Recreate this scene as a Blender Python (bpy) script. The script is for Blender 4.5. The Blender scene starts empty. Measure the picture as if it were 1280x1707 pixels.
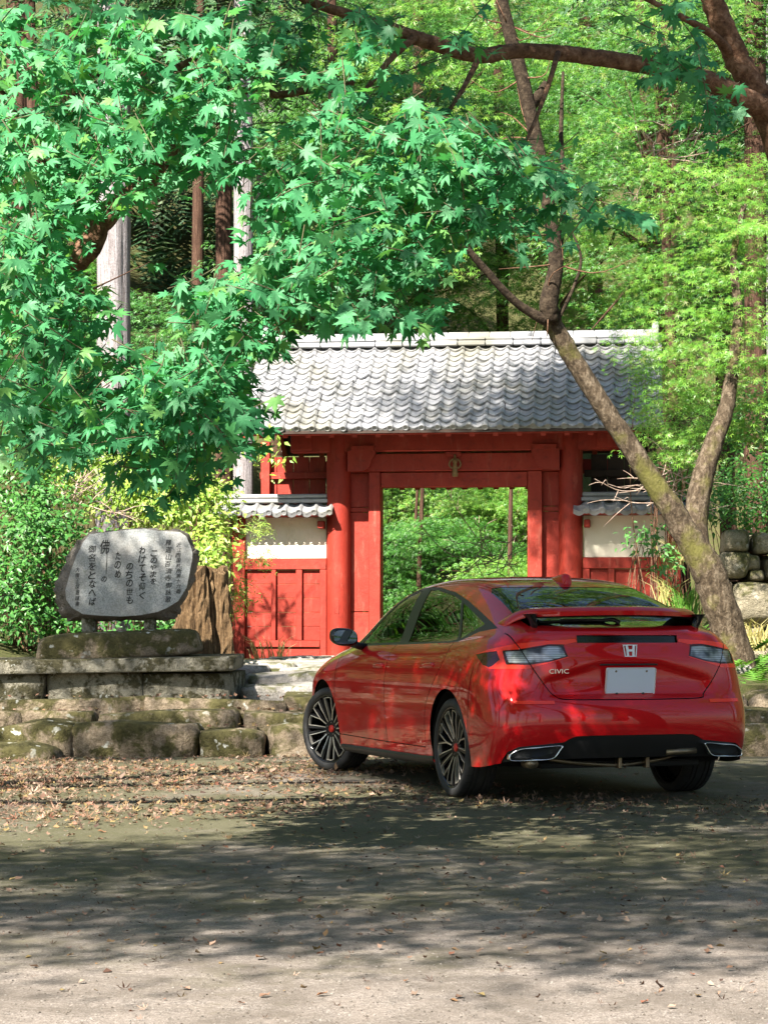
import bpy, bmesh, math, random
import numpy as np
from mathutils import Vector, Matrix
from mathutils.bvhtree import BVHTree

R = math.radians
scene = bpy.context.scene
COL = scene.collection
rng = np.random.default_rng(7)
random.seed(7)

# ------------------------------------------------------------------ camera
CAM_H = 1.10
FPX = 3556.0            # focal length in pixels of the 1280 px wide photograph
HOR = 1046.0            # horizon row
cam_data = bpy.data.cameras.new('camera')
cam = bpy.data.objects.new('camera', cam_data)
COL.objects.link(cam)
cam.location = (0, 0, CAM_H)
cam.rotation_euler = (R(90), 0, 0)
cam_data.sensor_fit = 'VERTICAL'
cam_data.sensor_height = 36.0
cam_data.lens = FPX / 1707 * 36.0
cam_data.shift_y = (HOR - 853.5) / 1707
cam_data.clip_start = 0.1
cam_data.clip_end = 600
scene.camera = cam

# ------------------------------------------------------------------ light
SUN_EL, SUN_AZ = R(44), R(31)       # azimuth: degrees left of straight behind the camera
TO_SUN = Vector((-math.sin(SUN_AZ) * math.cos(SUN_EL), -math.cos(SUN_AZ) * math.cos(SUN_EL), math.sin(SUN_EL)))
world = bpy.data.worlds.new('World')
scene.world = world
world.use_nodes = True
wn = world.node_tree
wn.nodes.clear()
sky = wn.nodes.new('ShaderNodeTexSky')
sky.sky_type = 'NISHITA'
sky.sun_disc = False
sky.sun_elevation = SUN_EL
sky.sun_rotation = math.atan2(TO_SUN.x, TO_SUN.y)
bg = wn.nodes.new('ShaderNodeBackground')
bg.inputs['Strength'].default_value = 0.05
wo = wn.nodes.new('ShaderNodeOutputWorld')
wn.links.new(sky.outputs[0], bg.inputs[0])
wn.links.new(bg.outputs[0], wo.inputs[0])
sun_data = bpy.data.lights.new('sun', 'SUN')
sun_data.energy = 5.0
sun_data.angle = R(0.53)
sun_data.color = (1.0, 0.93, 0.82)
sun = bpy.data.objects.new('sun', sun_data)
COL.objects.link(sun)
sun.rotation_euler = TO_SUN.to_track_quat('Z', 'Y').to_euler()
sun.location = TO_SUN * 60

scene.view_settings.view_transform = 'Standard'
scene.view_settings.look = 'None'
scene.view_settings.gamma = 1.0
scene.view_settings.use_curve_mapping = False
scene.view_settings.exposure = 2.0
scene.render.engine = 'CYCLES'
scene.cycles.max_bounces = 8
scene.cycles.diffuse_bounces = 3
scene.cycles.glossy_bounces = 4
scene.cycles.transmission_bounces = 6
scene.cycles.transparent_max_bounces = 10
scene.cycles.caustics_reflective = False
scene.cycles.caustics_refractive = False
scene.cycles.use_denoising = True
scene.cycles.sample_clamp_indirect = 6.0

# ------------------------------------------------------------------ helpers
def at(px, py, d):
    """World point seen at pixel (px, py) of the 1280x1707 photograph, d metres away."""
    return Vector(((px - 640) * d / FPX, d, CAM_H + (HOR - py) * d / FPX))

def link(o, parent=None):
    COL.objects.link(o)
    if parent is not None:
        o.parent = parent
    return o

def tag(o, label=None, cat=None, group=None, kind=None):
    if label: o['label'] = label
    if cat: o['category'] = cat
    if group: o['group'] = group
    if kind: o['kind'] = kind
    return o

def thing(name, label, cat, loc=(0, 0, 0), rz=0.0, group=None):
    o = bpy.data.objects.new(name, None)
    o.empty_display_size = 0.2
    o.location = loc
    o.rotation_euler = (0, 0, rz)
    link(o)
    return tag(o, label, cat, group)

def make_mesh(name, verts, faces, mat=None, smooth=False):
    me = bpy.data.meshes.new(name)
    me.from_pydata([tuple(map(float, v)) for v in verts], [], [tuple(map(int, f)) for f in faces])
    if mat is not None: me.materials.append(mat)
    if smooth: me.polygons.foreach_set('use_smooth', [True] * len(me.polygons))
    me.update()
    return me

def fast_mesh(name, verts, faces, mat=None, smooth=False):
    """verts (N,3) float array, faces (M,k) int array."""
    verts = np.asarray(verts, dtype=np.float32); faces = np.asarray(faces, dtype=np.int32)
    me = bpy.data.meshes.new(name)
    m, k = faces.shape
    me.vertices.add(len(verts)); me.vertices.foreach_set('co', verts.ravel())
    me.loops.add(m * k); me.loops.foreach_set('vertex_index', faces.ravel())
    me.polygons.add(m)
    me.polygons.foreach_set('loop_start', np.arange(0, m * k, k, dtype=np.int32))
    if smooth: me.polygons.foreach_set('use_smooth', np.ones(m, dtype=bool))
    if mat is not None: me.materials.append(mat)
    me.update(calc_edges=True)
    return me

def obj(name, me, parent=None, loc=None, rot=None, mat=None):
    o = bpy.data.objects.new(name, me)
    if loc is not None: o.location = loc
    if rot is not None: o.rotation_euler = rot
    if mat is not None: me.materials.append(mat)
    return link(o, parent)

def bm_mesh(name, bm, mat=None, smooth=False, angle=None):
    bmesh.ops.recalc_face_normals(bm, faces=bm.faces)
    me = bpy.data.meshes.new(name)
    bm.to_mesh(me); bm.free()
    if mat is not None: me.materials.append(mat)
    if smooth or angle:
        me.polygons.foreach_set('use_smooth', [True] * len(me.polygons))
        if angle: me.set_sharp_from_angle(angle=R(angle))
    me.update()
    return me

def add_box(bm, x0, x1, y0, y1, z0, z1, bevel=0.0, M=None, segs=1):
    r = bmesh.ops.create_cube(bm, size=1.0)
    vs = r['verts']
    for v in vs:
        v.co = Vector((x0 + (v.co.x + .5) * (x1 - x0), y0 + (v.co.y + .5) * (y1 - y0), z0 + (v.co.z + .5) * (z1 - z0)))
    if bevel > 0:
        es = list({e for v in vs for e in v.link_edges})
        rr = bmesh.ops.bevel(bm, geom=es, offset=bevel, segments=segs, affect='EDGES', profile=.6)
        vs = list({v for f in rr['faces'] for v in f.verts} | {v for v in vs if v.is_valid})
    if M is not None:
        for v in vs: v.co = M @ v.co
    return vs

def box(name, x0, x1, y0, y1, z0, z1, mat, parent, bevel=0.006, M=None, angle=40):
    bm = bmesh.new()
    add_box(bm, x0, x1, y0, y1, z0, z1, bevel, M)
    return obj(name, bm_mesh(name, bm, mat, angle=angle), parent)

def tube(pts, rad, seg=10, cap=True, wob=0.0, seed=0):
    """Tapered tube along a smooth polyline -> verts, faces (quads as lists)."""
    pts = [Vector(p) for p in pts]
    r_ = np.random.default_rng(seed)
    n = len(pts)
    V = []; F = []
    T = []
    for i in range(n):
        a = pts[max(i - 1, 0)]; b = pts[min(i + 1, n - 1)]
        T.append((b - a).normalized())
    up = Vector((0, 0, 1)) if abs(T[0].z) < .9 else Vector((0, 1, 0))
    nx = T[0].cross(up).normalized()
    for i in range(n):
        nx = (nx - T[i] * nx.dot(T[i])).normalized()
        ny = T[i].cross(nx)
        for k in range(seg):
            a = 2 * math.pi * k / seg
            rr = rad[i] * (1 + wob * (r_.random() - .5))
            V.append(pts[i] + (nx * math.cos(a) + ny * math.sin(a)) * rr)
    for i in range(n - 1):
        for k in range(seg):
            k2 = (k + 1) % seg
            F.append((i * seg + k, i * seg + k2, (i + 1) * seg + k2, (i + 1) * seg + k))
    if cap:
        F.append(tuple(range(seg - 1, -1, -1)))
        F.append(tuple((n - 1) * seg + k for k in range(seg)))
    return V, F

def spline(pts, n):
    """Catmull-Rom resample of (k,d) points to n samples (uniform in parameter)."""
    P = np.asarray([tuple(p) for p in pts], dtype=float)
    k = len(P)
    t = np.linspace(0, k - 1, n)
    i = np.clip(t.astype(int), 0, k - 2); u = (t - i)[:, None]
    P0 = P[np.clip(i - 1, 0, k - 1)]; P1 = P[i]; P2 = P[i + 1]; P3 = P[np.clip(i + 2, 0, k - 1)]
    return .5 * ((2 * P1) + (-P0 + P2) * u + (2 * P0 - 5 * P1 + 4 * P2 - P3) * u ** 2 + (-P0 + 3 * P1 - 3 * P2 + P3) * u ** 3)

def merge(parts):
    V = []; F = []
    for v, f in parts:
        o = len(V); V += list(v); F += [tuple(i + o for i in q) for q in f]
    return V, F

def lathe(profile, seg=32, axis='z', close=False):
    """profile: list of (r, h). Revolved round the axis."""
    V = []; F = []
    n = len(profile)
    for k in range(seg):
        a = 2 * math.pi * k / seg
        for r, h in profile:
            c, s = r * math.cos(a), r * math.sin(a)
            V.append({'z': (c, s, h), 'y': (c, h, s), 'x': (h, c, s)}[axis])
    m = n if close else n - 1
    for k in range(seg):
        k2 = (k + 1) % seg
        for i in range(m):
            j = (i + 1) % n
            F.append((k * n + i, k2 * n + i, k2 * n + j, k * n + j))
    return V, F

# ------------------------------------------------------------------ materials
class NT:
    def __init__(s, name):
        s.m = bpy.data.materials.new(name); s.m.use_nodes = True
        s.t = s.m.node_tree; s.t.nodes.clear()
        s.out = s.n('ShaderNodeOutputMaterial')
    def n(s, typ, **kw):
        nd = s.t.nodes.new(typ)
        for k, v in kw.items():
            if k.startswith('i_'):
                key = k[2:].replace('_', ' ')
                nd.inputs[key].default_value = v
            else: setattr(nd, k, v)
        return nd
    def l(s, a, b): s.t.links.new(a, b)
    def tex(s, coord='Object', scale=None):
        tc = s.n('ShaderNodeTexCoord')
        if scale is None: return tc.outputs[coord]
        mp = s.n('ShaderNodeMapping'); mp.inputs['Scale'].default_value = scale
        s.l(tc.outputs[coord], mp.inputs['Vector']); return mp.outputs[0]
    def pos(s, scale=(1, 1, 1)):
        g = s.n('ShaderNodeNewGeometry')
        mp = s.n('ShaderNodeMapping'); mp.inputs['Scale'].default_value = scale
        s.l(g.outputs['Position'], mp.inputs['Vector']); return mp.outputs[0]
    def noise(s, vec, scale, detail=4, rough=.55, dist=0.0):
        nz = s.n('ShaderNodeTexNoise'); nz.inputs['Scale'].default_value = scale
        nz.inputs['Detail'].default_value = detail; nz.inputs['Roughness'].default_value = rough
        nz.inputs['Distortion'].default_value = dist
        s.l(vec, nz.inputs['Vector']); return nz.outputs['Fac']
    def ramp(s, fac, stops, interp='LINEAR'):
        r = s.n('ShaderNodeValToRGB'); cr = r.color_ramp; cr.interpolation = interp
        while len(cr.elements) < len(stops): cr.elements.new(.5)
        for e, (p, c) in zip(cr.elements, stops):
            e.position = p
            e.color = (c, c, c, 1) if isinstance(c, (int, float)) else (*c, 1)
        s.l(fac, r.inputs[0]); return r.outputs['Color']
    def mix(s, fac, a, b, mode='MIX'):
        m = s.n('ShaderNodeMix', data_type='RGBA', blend_type=mode)
        for sock, v in ((m.inputs[0], fac), (m.inputs[6], a), (m.inputs[7], b)):
            if hasattr(v, 'links') or hasattr(v, 'is_output'): s.l(v, sock)
            elif isinstance(v, (int, float)): sock.default_value = v if sock == m.inputs[0] else (v, v, v, 1)
            else: sock.default_value = (*v, 1)
        return m.outputs[2]
    def math(s, op, a, b=None):
        m = s.n('ShaderNodeMath', operation=op)
        for i, v in enumerate((a, b)):
            if v is None: continue
            if hasattr(v, 'is_output'): s.l(v, m.inputs[i])
            else: m.inputs[i].default_value = v
        return m.outputs[0]
    def bsdf(s, color=None, rough=.6, metal=0.0, spec=.5, **kw):
        b = s.n('ShaderNodeBsdfPrincipled')
        if color is not None:
            if hasattr(color, 'is_output'): s.l(color, b.inputs['Base Color'])
            else: b.inputs['Base Color'].default_value = (*color, 1)
        if hasattr(rough, 'is_output'): s.l(rough, b.inputs['Roughness'])
        else: b.inputs['Roughness'].default_value = rough
        b.inputs['Metallic'].default_value = metal
        b.inputs['Specular IOR Level'].default_value = spec
        for k, v in kw.items(): b.inputs[k.replace('_', ' ')].default_value = v
        return b
    def bump(s, b, h, strength=.3, dist=.01):
        bp = s.n('ShaderNodeBump'); bp.inputs['Strength'].default_value = strength
        bp.inputs['Distance'].default_value = dist
        s.l(h, bp.inputs['Height']); s.l(bp.outputs[0], b.inputs['Normal']); return bp
    def done(s, shader):
        s.l(shader.outputs[0] if hasattr(shader, 'outputs') else shader, s.out.inputs['Surface']); return s.m

def plain(name, color, rough=.6, metal=0.0, spec=.5, bump=None, var=.0, vscale=6, **kw):
    t = NT(name)
    c = color
    if var > 0:
        f = t.noise(t.tex(), vscale, 5)
        c = t.ramp(f, [(.3, tuple(x * (1 - var) for x in color)), (.7, tuple(min(1, x * (1 + var)) for x in color))])
    b = t.bsdf(c, rough, metal, spec, **kw)
    if bump: t.bump(b, t.noise(t.tex(), bump[0], 4), bump[1], bump[2] if len(bump) > 2 else .005)
    return t.done(b)

def text_mesh(txt, size, extrude, xscale=1.0, offset=0.0, shear=0.0):
    cu = bpy.data.curves.new('t', 'FONT'); cu.body = txt; cu.size = size; cu.extrude = extrude
    cu.offset = offset; cu.shear = shear; cu.resolution_u = 3
    o = bpy.data.objects.new('t', cu); COL.objects.link(o)
    dg = bpy.context.evaluated_depsgraph_get()
    me = bpy.data.meshes.new_from_object(o.evaluated_get(dg))
    bpy.data.objects.remove(o); bpy.data.curves.remove(cu)
    for v in me.vertices: v.co.x *= xscale
    me.materials.clear()
    return me
# ================================================================== car
CAR_A = .332
CAR_POS = (1.263, 14.109, 0)
CAR_RZ = math.pi / 2 + CAR_A

def car_shell():
    """Control cage of the whole body (x forward, y left, z up, origin on the ground under the rear axle)."""
    # strip stations: (xc, zc), (xe, ye, ze), plan power
    front = [((3.54, .20), (3.36, .66, .20), 3), ((3.63, .34), (3.36, .76, .34), 3), ((3.66, .46), (3.36, .80, .46), 3),
             ((3.655, .55), (3.35, .80, .55), 3), ((3.64, .62), (3.35, .80, .62), 3), ((3.61, .68), (3.34, .78, .68), 3),
             ((3.59, .71), (3.33, .765, .715), 3), ((3.56, .74), (3.32, .74, .75), 3)]
    top = [((3.50, .775), (3.28, .71, .795), 2.5),
           ((3.02, .875), (3.00, .71, .88), 2.5), ((2.62, .935), (2.60, .722, .95), 2.5), ((2.42, .96), (2.28, .735, .985), 2),
           ((2.10, 1.215), (1.98, .672, 1.235), 2), ((1.72, 1.408), (1.60, .605, 1.388), 2), ((1.05, 1.462), (1.0, .578, 1.43), 2.2),
           ((.5, 1.455), (.5, .572, 1.418), 2.2), ((.12, 1.405), (.15, .57, 1.368), 2.2), ((-.22, 1.29), (-.2, .585, 1.268), 2.4),
           ((-.56, 1.135), (-.53, .635, 1.125), 2.6), ((-.785, 1.10), (-.70, .685, 1.066), 3)]
    rear = [((-.80, 1.055), (-.725, .715, 1.025), 4.0), ((-.805, .99), (-.728, .755, .975), 4.2), ((-.845, .90), (-.735, .805, .90), 4.2),
            ((-.835, .765), (-.742, .83, .77), 4.2), ((-.865, .675), (-.755, .85, .68), 4.2),
            ((-.935, .615), (-.785, .875, .60), 4.4), ((-.935, .43), (-.79, .885, .42), 4.4), ((-.86, .285), (-.735, .87, .265), 4.2)]
    #       belt y, z   mid y
    belts = {1: (.79, .835, .888), 2: (.79, .91, .897), 3: (.795, .95, .892), 4: (.790, .975, .89), 5: (.786, .985, .89), 6: (.785, .992, .89),
             7: (.790, 1.002, .893), 8: (.79, 1.018, .905), 9: (.78, 1.045, .915), 10: (.755, 1.055, .912)}
    cols = {}
    for c, (yb, zb, ym) in belts.items():
        (xe, ye, ze) = top[c][1]
        lo = .02 if c >= 8 else 0
        k = .15
        sh = .062 if c < 8 else .075
        cols[c] = [(yb + (ye - yb) * k, zb + (ze - zb) * k), (yb, zb), (yb + sh, zb - .05), (ym, .80 if c > 3 else .62 + (zb - .62) * .55),
                   (ym + .006, .67 if c > 1 else .62), (ym + .004, .54), (ym - .012, .36 + lo), (ym - .04, .20 + lo)]
    NR = 8
    strip = front + top + rear
    TS = (0, .38, .74, 1.0)
    V = []; F = []
    def addv(p): V.append(p); return len(V) - 1
    grid = []           # strip rows: 7 columns, right edge .. centre .. left edge
    for (xc, zc), (xe, ye, ze), pw in strip:
        row = {}
        for t in TS:
            k = t ** pw
            p = (xc + (xe - xc) * k, ye * t, zc + (ze - zc) * k)
            row[t] = addv(p)
            row[-t] = row[t] if t == 0 else addv((p[0], -p[1], p[2]))
        grid.append([row[-1.0], row[-.74], row[-.38], row[0], row[.38], row[.74], row[1.0]])
    for j in range(len(grid) - 1):
        for i in range(6):
            F.append((grid[j][i], grid[j][i + 1], grid[j + 1][i + 1], grid[j + 1][i]))
    nf = len(front); nt = len(top)
    for sgn, ei in ((1, 6), (-1, 0)):
        g = []
        for c in range(nt):
            col = [grid[nf + c][ei]]
            if c == 0: col += [grid[nf - 1 - k][ei] for k in range(NR)]
            elif c == nt - 1: col += [grid[nf + nt + k][ei] for k in range(NR)]
            else:
                xe = top[c][1][0]
                for (y, z) in cols[c]: col.append(addv((xe, sgn * y, z)))
            g.append(col)
        for c in range(nt - 1):
            for k in range(NR):
                q = (g[c][k], g[c + 1][k], g[c + 1][k + 1], g[c][k + 1])
                F.append(q if sgn < 0 else q[::-1])
    me = make_mesh('shell', V, F, smooth=True)
    o = bpy.data.objects.new('shell', me); COL.objects.link(o)
    md = o.modifiers.new('s', 'SUBSURF'); md.levels = 3; md.render_levels = 3
    dg = bpy.context.evaluated_depsgraph_get()
    em = bpy.data.meshes.new_from_object(o.evaluated_get(dg))
    bpy.data.objects.remove(o); bpy.data.meshes.remove(me)
    return em
from mathutils.interpolate import poly_3d_calc
from mathutils.geometry import intersect_point_line

# ---- car materials
def paint_mat():
    t = NT('car_paint_red')
    geo = t.n('ShaderNodeNewGeometry')
    lw = t.n('ShaderNodeLayerWeight'); lw.inputs['Blend'].default_value = .35
    col = t.mix(lw.outputs['Facing'], (.58, .005, .008), (.38, .003, .005))
    b = t.bsdf(col, .5, .12, .1)
    b.inputs['Coat Weight'].default_value = 1.0
    b.inputs['Coat Roughness'].default_value = .015
    b.inputs['Coat IOR'].default_value = 1.5
    inner = t.bsdf((.015, .015, .016), .8)
    mx = t.n('ShaderNodeMixShader')
    t.l(geo.outputs['Backfacing'], mx.inputs[0]); t.l(b.outputs[0], mx.inputs[1]); t.l(inner.outputs[0], mx.inputs[2])
    return t.done(mx)

def tint_glass(name, tint, refl=1.0):
    t = NT(name)
    tr = t.n('ShaderNodeBsdfTransparent'); tr.inputs[0].default_value = (*tint, 1)
    gl = t.n('ShaderNodeBsdfGlossy'); gl.inputs['Roughness'].default_value = .01
    gl.inputs[0].default_value = (refl, refl, refl, 1)
    fr = t.n('ShaderNodeFresnel'); fr.inputs['IOR'].default_value = 2.1
    mx = t.n('ShaderNodeMixShader')
    t.l(fr.outputs[0], mx.inputs[0]); t.l(tr.outputs[0], mx.inputs[1]); t.l(gl.outputs[0], mx.inputs[2])
    return t.done(mx)

PAINT = paint_mat()
GLASS_DARK = tint_glass('privacy_glass', (.035, .04, .04))
GLASS_CLEAR = tint_glass('green_tinted_glass', (.50, .58, .54))
BLACK_GLOSS = plain('gloss_black_plastic', (.008, .008, .009), .12, coat=None) if False else plain('gloss_black_plastic', (.008, .008, .009), .12)
BLACK_SATIN = plain('satin_black_plastic', (.010, .010, .011), .45, bump=(700, .15, .001))
BLACK_MATTE = plain('matte_black', (.012, .012, .012), .9)
RUBBER = plain('tyre_rubber', (.016, .016, .017), .7, bump=(300, .1, .002), var=.25, vscale=14)
CHROME = plain('chrome', (.70, .70, .72), .12, 1.0)
MACHINED = plain('machined_aluminium', (.66, .64, .60), .30, .8)
STEEL_DARK = plain('brake_steel', (.20, .19, .18), .45, .9)
EXH_STEEL = plain('exhaust_steel', (.24, .19, .13), .4, .8, var=.35, vscale=9)
TL_RED = plain('tail_light_red', (.98, .045, .025), .16, 0, .5)
TL_DARK = plain('tail_light_smoked_red', (.05, .004, .004), .08, 0, .6)
def lens_mat():
    t = NT('tail_light_clear_lens')
    w = t.n('ShaderNodeTexWave'); w.inputs['Scale'].default_value = 28; w.inputs['Distortion'].default_value = .6
    w.bands_direction = 'Z'
    t.l(t.tex('Object'), w.inputs['Vector'])
    n = t.noise(t.tex('Object'), 9, 2)
    c = t.mix(t.ramp(n, [(.4, 0.0), (.62, 1.0)]), t.ramp(w.outputs['Fac'], [(.0, (.20, .205, .22)), (1.0, (.58, .60, .64))]), (.05, .052, .058))
    b = t.bsdf(c, .10, .25, .6)
    return t.done(b)
TL_LENS = lens_mat()
PLATE_MAT = plain('plate_grey_blue', (.66, .72, .84), .5)
PLATE_RIM = plain('plate_rim', (.85, .86, .88), .4)
SEAT_MAT = plain('seat_cloth', (.02, .02, .022), .9)

# ---- cutting helpers
def cut_path(bm, pts, U, V, W, keep, closed=True):
    """Cut the faces of bm that satisfy keep(centre) along a 2D path given in the plane U,V (projected along W)."""
    n = len(pts)
    pu = [p[0] for p in pts]; pv = [p[1] for p in pts]
    L0, L1, H0, H1 = min(pu) - .002, min(pv) - .002, max(pu) + .002, max(pv) + .002
    boxes = {}
    def reg(f):
        us = [v.co.dot(U) for v in f.verts]; vs = [v.co.dot(V) for v in f.verts]
        q = (min(us), max(us), min(vs), max(vs))
        if q[1] < L0 or q[0] > H0 or q[3] < L1 or q[2] > H1: boxes.pop(f, None); return
        boxes[f] = q
    for f in bm.faces:
        if keep(f.calc_center_median()): reg(f)
    for i in range(n if closed else n - 1):
        a = pts[i]; b = pts[(i + 1) % n]
        A = U * a[0] + V * a[1]; B = U * b[0] + V * b[1]
        d = B - A
        if d.length < 1e-6: continue
        no = d.cross(W).normalized()
        lo = (min(a[0], b[0]) - .001, min(a[1], b[1]) - .001); hi = (max(a[0], b[0]) + .001, max(a[1], b[1]) + .001)
        fs = []
        for f, q in boxes.items():
            if q[1] < lo[0] or q[0] > hi[0] or q[3] < lo[1] or q[2] > hi[1]: continue
            ds = [(v.co - A).dot(no) for v in f.verts]
            if max(ds) > 1e-5 and min(ds) < -1e-5: fs.append(f)
        if fs:
            geom = set(fs)
            for f in fs: geom.update(f.edges); geom.update(f.verts)
            r = bmesh.ops.bisect_plane(bm, geom=list(geom), dist=1e-5, plane_co=A, plane_no=no)
            for f in set(fs) | {g for g in r['geom'] if isinstance(g, bmesh.types.BMFace)}:
                if f.is_valid: reg(f)

def inside(poly, u, v):
    r = False; n = len(poly); j = n - 1
    for i in range(n):
        if (poly[i][1] > v) != (poly[j][1] > v) and u < (poly[j][0] - poly[i][0]) * (v - poly[i][1]) / (poly[j][1] - poly[i][1]) + poly[i][0]: r = not r
        j = i
    return r

def smooth_path(pts, n, closed=False):
    if closed:
        P = list(pts); k = len(P)
        q = spline([P[-2], P[-1]] + P + [P[0], P[1]], (k + 4) * 6)
        # keep only the middle loop
        return [tuple(p) for p in q[12:-12]]
    return [tuple(p) for p in spline(pts, n)]

def offset_path(pts, w):
    out = []; n = len(pts)
    for i in range(n):
        a = np.array(pts[max(i - 1, 0)]); b = np.array(pts[min(i + 1, n - 1)])
        d = b - a; d /= np.linalg.norm(d) + 1e-9
        out.append((pts[i][0] - d[1] * w, pts[i][1] + d[0] * w))
    return out

def dist_path(pts, u, v):
    P = np.array(pts); A = P[:-1]; B = P[1:]; q = np.array((u, v))
    d = B - A; t = np.clip(((q - A) * d).sum(1) / ((d * d).sum(1) + 1e-12), 0, 1)
    return np.sqrt((((A + d * t[:, None]) - q) ** 2).sum(1)).min()

X_, Y_, Z_ = Vector((1, 0, 0)), Vector((0, 1, 0)), Vector((0, 0, 1))

def build_car():
    car = thing('car', 'glossy red five-door hatchback with rear wing parked in front of the gate', 'car', CAR_POS, CAR_RZ)
    shell = car_shell()
    # plate recess and bumper crease pressed into the rear face
    co = np.empty(len(shell.vertices) * 3); shell.vertices.foreach_get('co', co); co = co.reshape(-1, 3)
    rear = co[:, 0] < -.55
    y, z = co[:, 1], co[:, 2]
    sstep = lambda e0, e1, x: (lambda t: t * t * (3 - 2 * t))(np.clip((x - e0) / (e1 - e0), 0, 1))
    top = .885 - .10 * np.clip((np.abs(y) - .18) / .35, 0, 1.3)
    rec = sstep(.60, .50, np.abs(y)) * sstep(.655, .69, z) * sstep(top + .015, top - .025, z)
    co[:, 0] += np.where(rear, .030 * rec, 0)
    # raised crease low on the bumper corner
    shell.vertices.foreach_set('co', co.ravel()); shell.update()
    vn = [v.normal.copy() for v in shell.vertices]
    polys = [tuple(p.vertices) for p in shell.polygons]
    vco = [v.co.copy() for v in shell.vertices]
    bvh = BVHTree.FromPolygons(vco, polys)
    def surf_normal(p):
        loc, nrm, fi, d = bvh.find_nearest(p)
        q = polys[fi]
        w = poly_3d_calc([vco[i] for i in q], loc)
        n = Vector((0, 0, 0))
        for i, ww in zip(q, w): n += vn[i] * ww
        return n.normalized()
    bm = bmesh.new(); bm.from_mesh(shell)
    rs = 1 / math.sqrt(2)
    DL = (Vector((rs, rs, 0)), Z_, Vector((rs, -rs, 0)))
    DR = (Vector((rs, -rs, 0)), Z_, Vector((rs, rs, 0)))
    side = (X_, Z_, Y_); rearp = (Y_, Z_, X_); topp = (X_, Y_, Z_)
    is_side = lambda c: abs(c.y) > .50 and c.x > -.62
    is_rear = lambda c: c.x < -.40
    # ---- outlines
    dlo = [(2.235, .968), (2.08, 1.06), (1.9, 1.185), (1.75, 1.282), (1.58, 1.352), (1.376, 1.380), (1.15, 1.386), (.987, 1.376), (.65, 1.341), (.334, 1.28), (-.016, 1.193), (-.404, 1.095), (-.181, 1.072), (-.083, 1.043), (.03, 1.008), (.2, 1.0), (1.08, .982), (2.13, .962)]
    fgl = [(2.10, .980), (1.995, 1.062), (1.84, 1.187), (1.7, 1.275), (1.55, 1.332), (1.355, 1.362), (1.262, .997)]
    rgl = [(1.175, 1.365), (.95, 1.355), (.632, 1.317), (.452, 1.281), (.115, 1.02), (.31, 1.010), (1.075, .999)]
    qgl = [(.395, 1.266), (.193, 1.216), (-.172, 1.122), (-.08, 1.085), (.053, 1.033), (.078, 1.030)]
    for p in (dlo, fgl, rgl, qgl): cut_path(bm, p, *side, is_side)
    hubs = (0.0, 2.735)
    arch = {hx: [(hx + .368 * math.cos(a), .335 + .368 * math.sin(a)) for a in np.linspace(-.6, math.pi + .6, 40)] for hx in hubs}
    for hx in hubs: cut_path(bm, arch[hx], *side, lambda c: abs(c.y) > .5, closed=False)
    seams = []     # (path, axes, keep)
    g_side = [[(1.285, .980), (1.283, .80), (1.28, .55), (1.28, .30)],
              [(2.36, .955), (2.40, .88), (2.415, .70), (2.41, .45), (2.40, .31)],
              smooth_path([(.10, 1.0), (.11, .92), (.18, .82), (.31, .70), (.405, .60), (.455, .48), (.475, .36), (.49, .305)], 24),
              [(.49, .300), (1.28, .296), (2.40, .300)],
              [(-.36, .40), (-.40, .60), (-.42, .84)],
              [(2.30, .955), (2.6, .915), (2.95, .855), (3.28, .775)]]
    for p in g_side: seams.append((p, side, is_side))
    hatch_half = [(.722, 1.06), (.721, 1.022), (.711, .99), (.65, .863), (.567, .742), (.51, .678), (.461, .657), (.228, .653), (0, .652)]
    hl = smooth_path(hatch_half, 40)
    seams.append((hl, rearp, lambda c: c.x < -.45 and c.y > -.03))
    hr = [(-a, b) for a, b in hl]
    seams.append((hr, rearp, lambda c: c.x < -.45 and c.y < .03))
    rwin = [(.03, 0), (.045, .25), (.10, .44), (.17, .525), (.10, .555), (-.12, .572), (-.42, .598), (-.60, .585), (-.66, .40), (-.685, 0)]
    rwin = rwin + [(a, -b) for a, b in rwin[-2:0:-1]]
    wsh = [(2.40, 0), (2.36, .35), (2.22, .68), (1.95, .645), (1.66, .575), (1.68, .3), (1.70, 0)]
    wsh = wsh + [(a, -b) for a, b in wsh[-2:0:-1]]
    is_top = lambda c: c.z > .9 and abs(c.y) < .75
    cut_path(bm, rwin, *topp, lambda c: is_top(c) and c.x < .5)
    cut_path(bm, wsh, *topp, lambda c: is_top(c) and c.x > 1.2)
    # tail lights, in a plane turned 45 degrees
    TLP = [(-.395, .86, .929), (-.525, .825, .962), (-.629, .777, .980), (-.703, .704, .999), (-.757, .574, 1.014), (-.789, .352, 1.028), (-.792, .343, 1.012), (-.788, .428, .990), (-.813, .406, .913), (-.80, .524, .881), (-.779, .625, .853), (-.771, .656, .845), (-.70, .79, .843), (-.599, .855, .843), (-.525, .866, .868)]
    LENS = [(-.669, .772, .951), (-.73, .694, .958), (-.774, .526, .984), (-.787, .438, .982), (-.809, .42, .923), (-.796, .536, .895), (-.771, .643, .881), (-.713, .763, .882)]
    SMK = [(-.395, .86, .929), (-.525, .825, .945), (-.60, .79, .953), (-.66, .80, .90), (-.62, .84, .858), (-.599, .855, .852), (-.525, .866, .868)]
    d2 = lambda L: [((x + y) * rs, z) for x, y, z in L]
    tl2, le2, sm2 = d2(TLP), d2(LENS), d2(SMK)
    lc = np.mean(np.array(le2), 0)
    bz2 = [(lc[0] + (u - lc[0]) * 1.10, lc[1] + (v - lc[1]) * 1.24) for u, v in le2]
    kl = lambda c: c.x < -.36 and c.y > .28
    kr = lambda c: c.x < -.36 and c.y < -.28
    for p in (tl2, le2, sm2, bz2):
        cut_path(bm, p, *DL, kl); cut_path(bm, p, *DR, kr)
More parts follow.
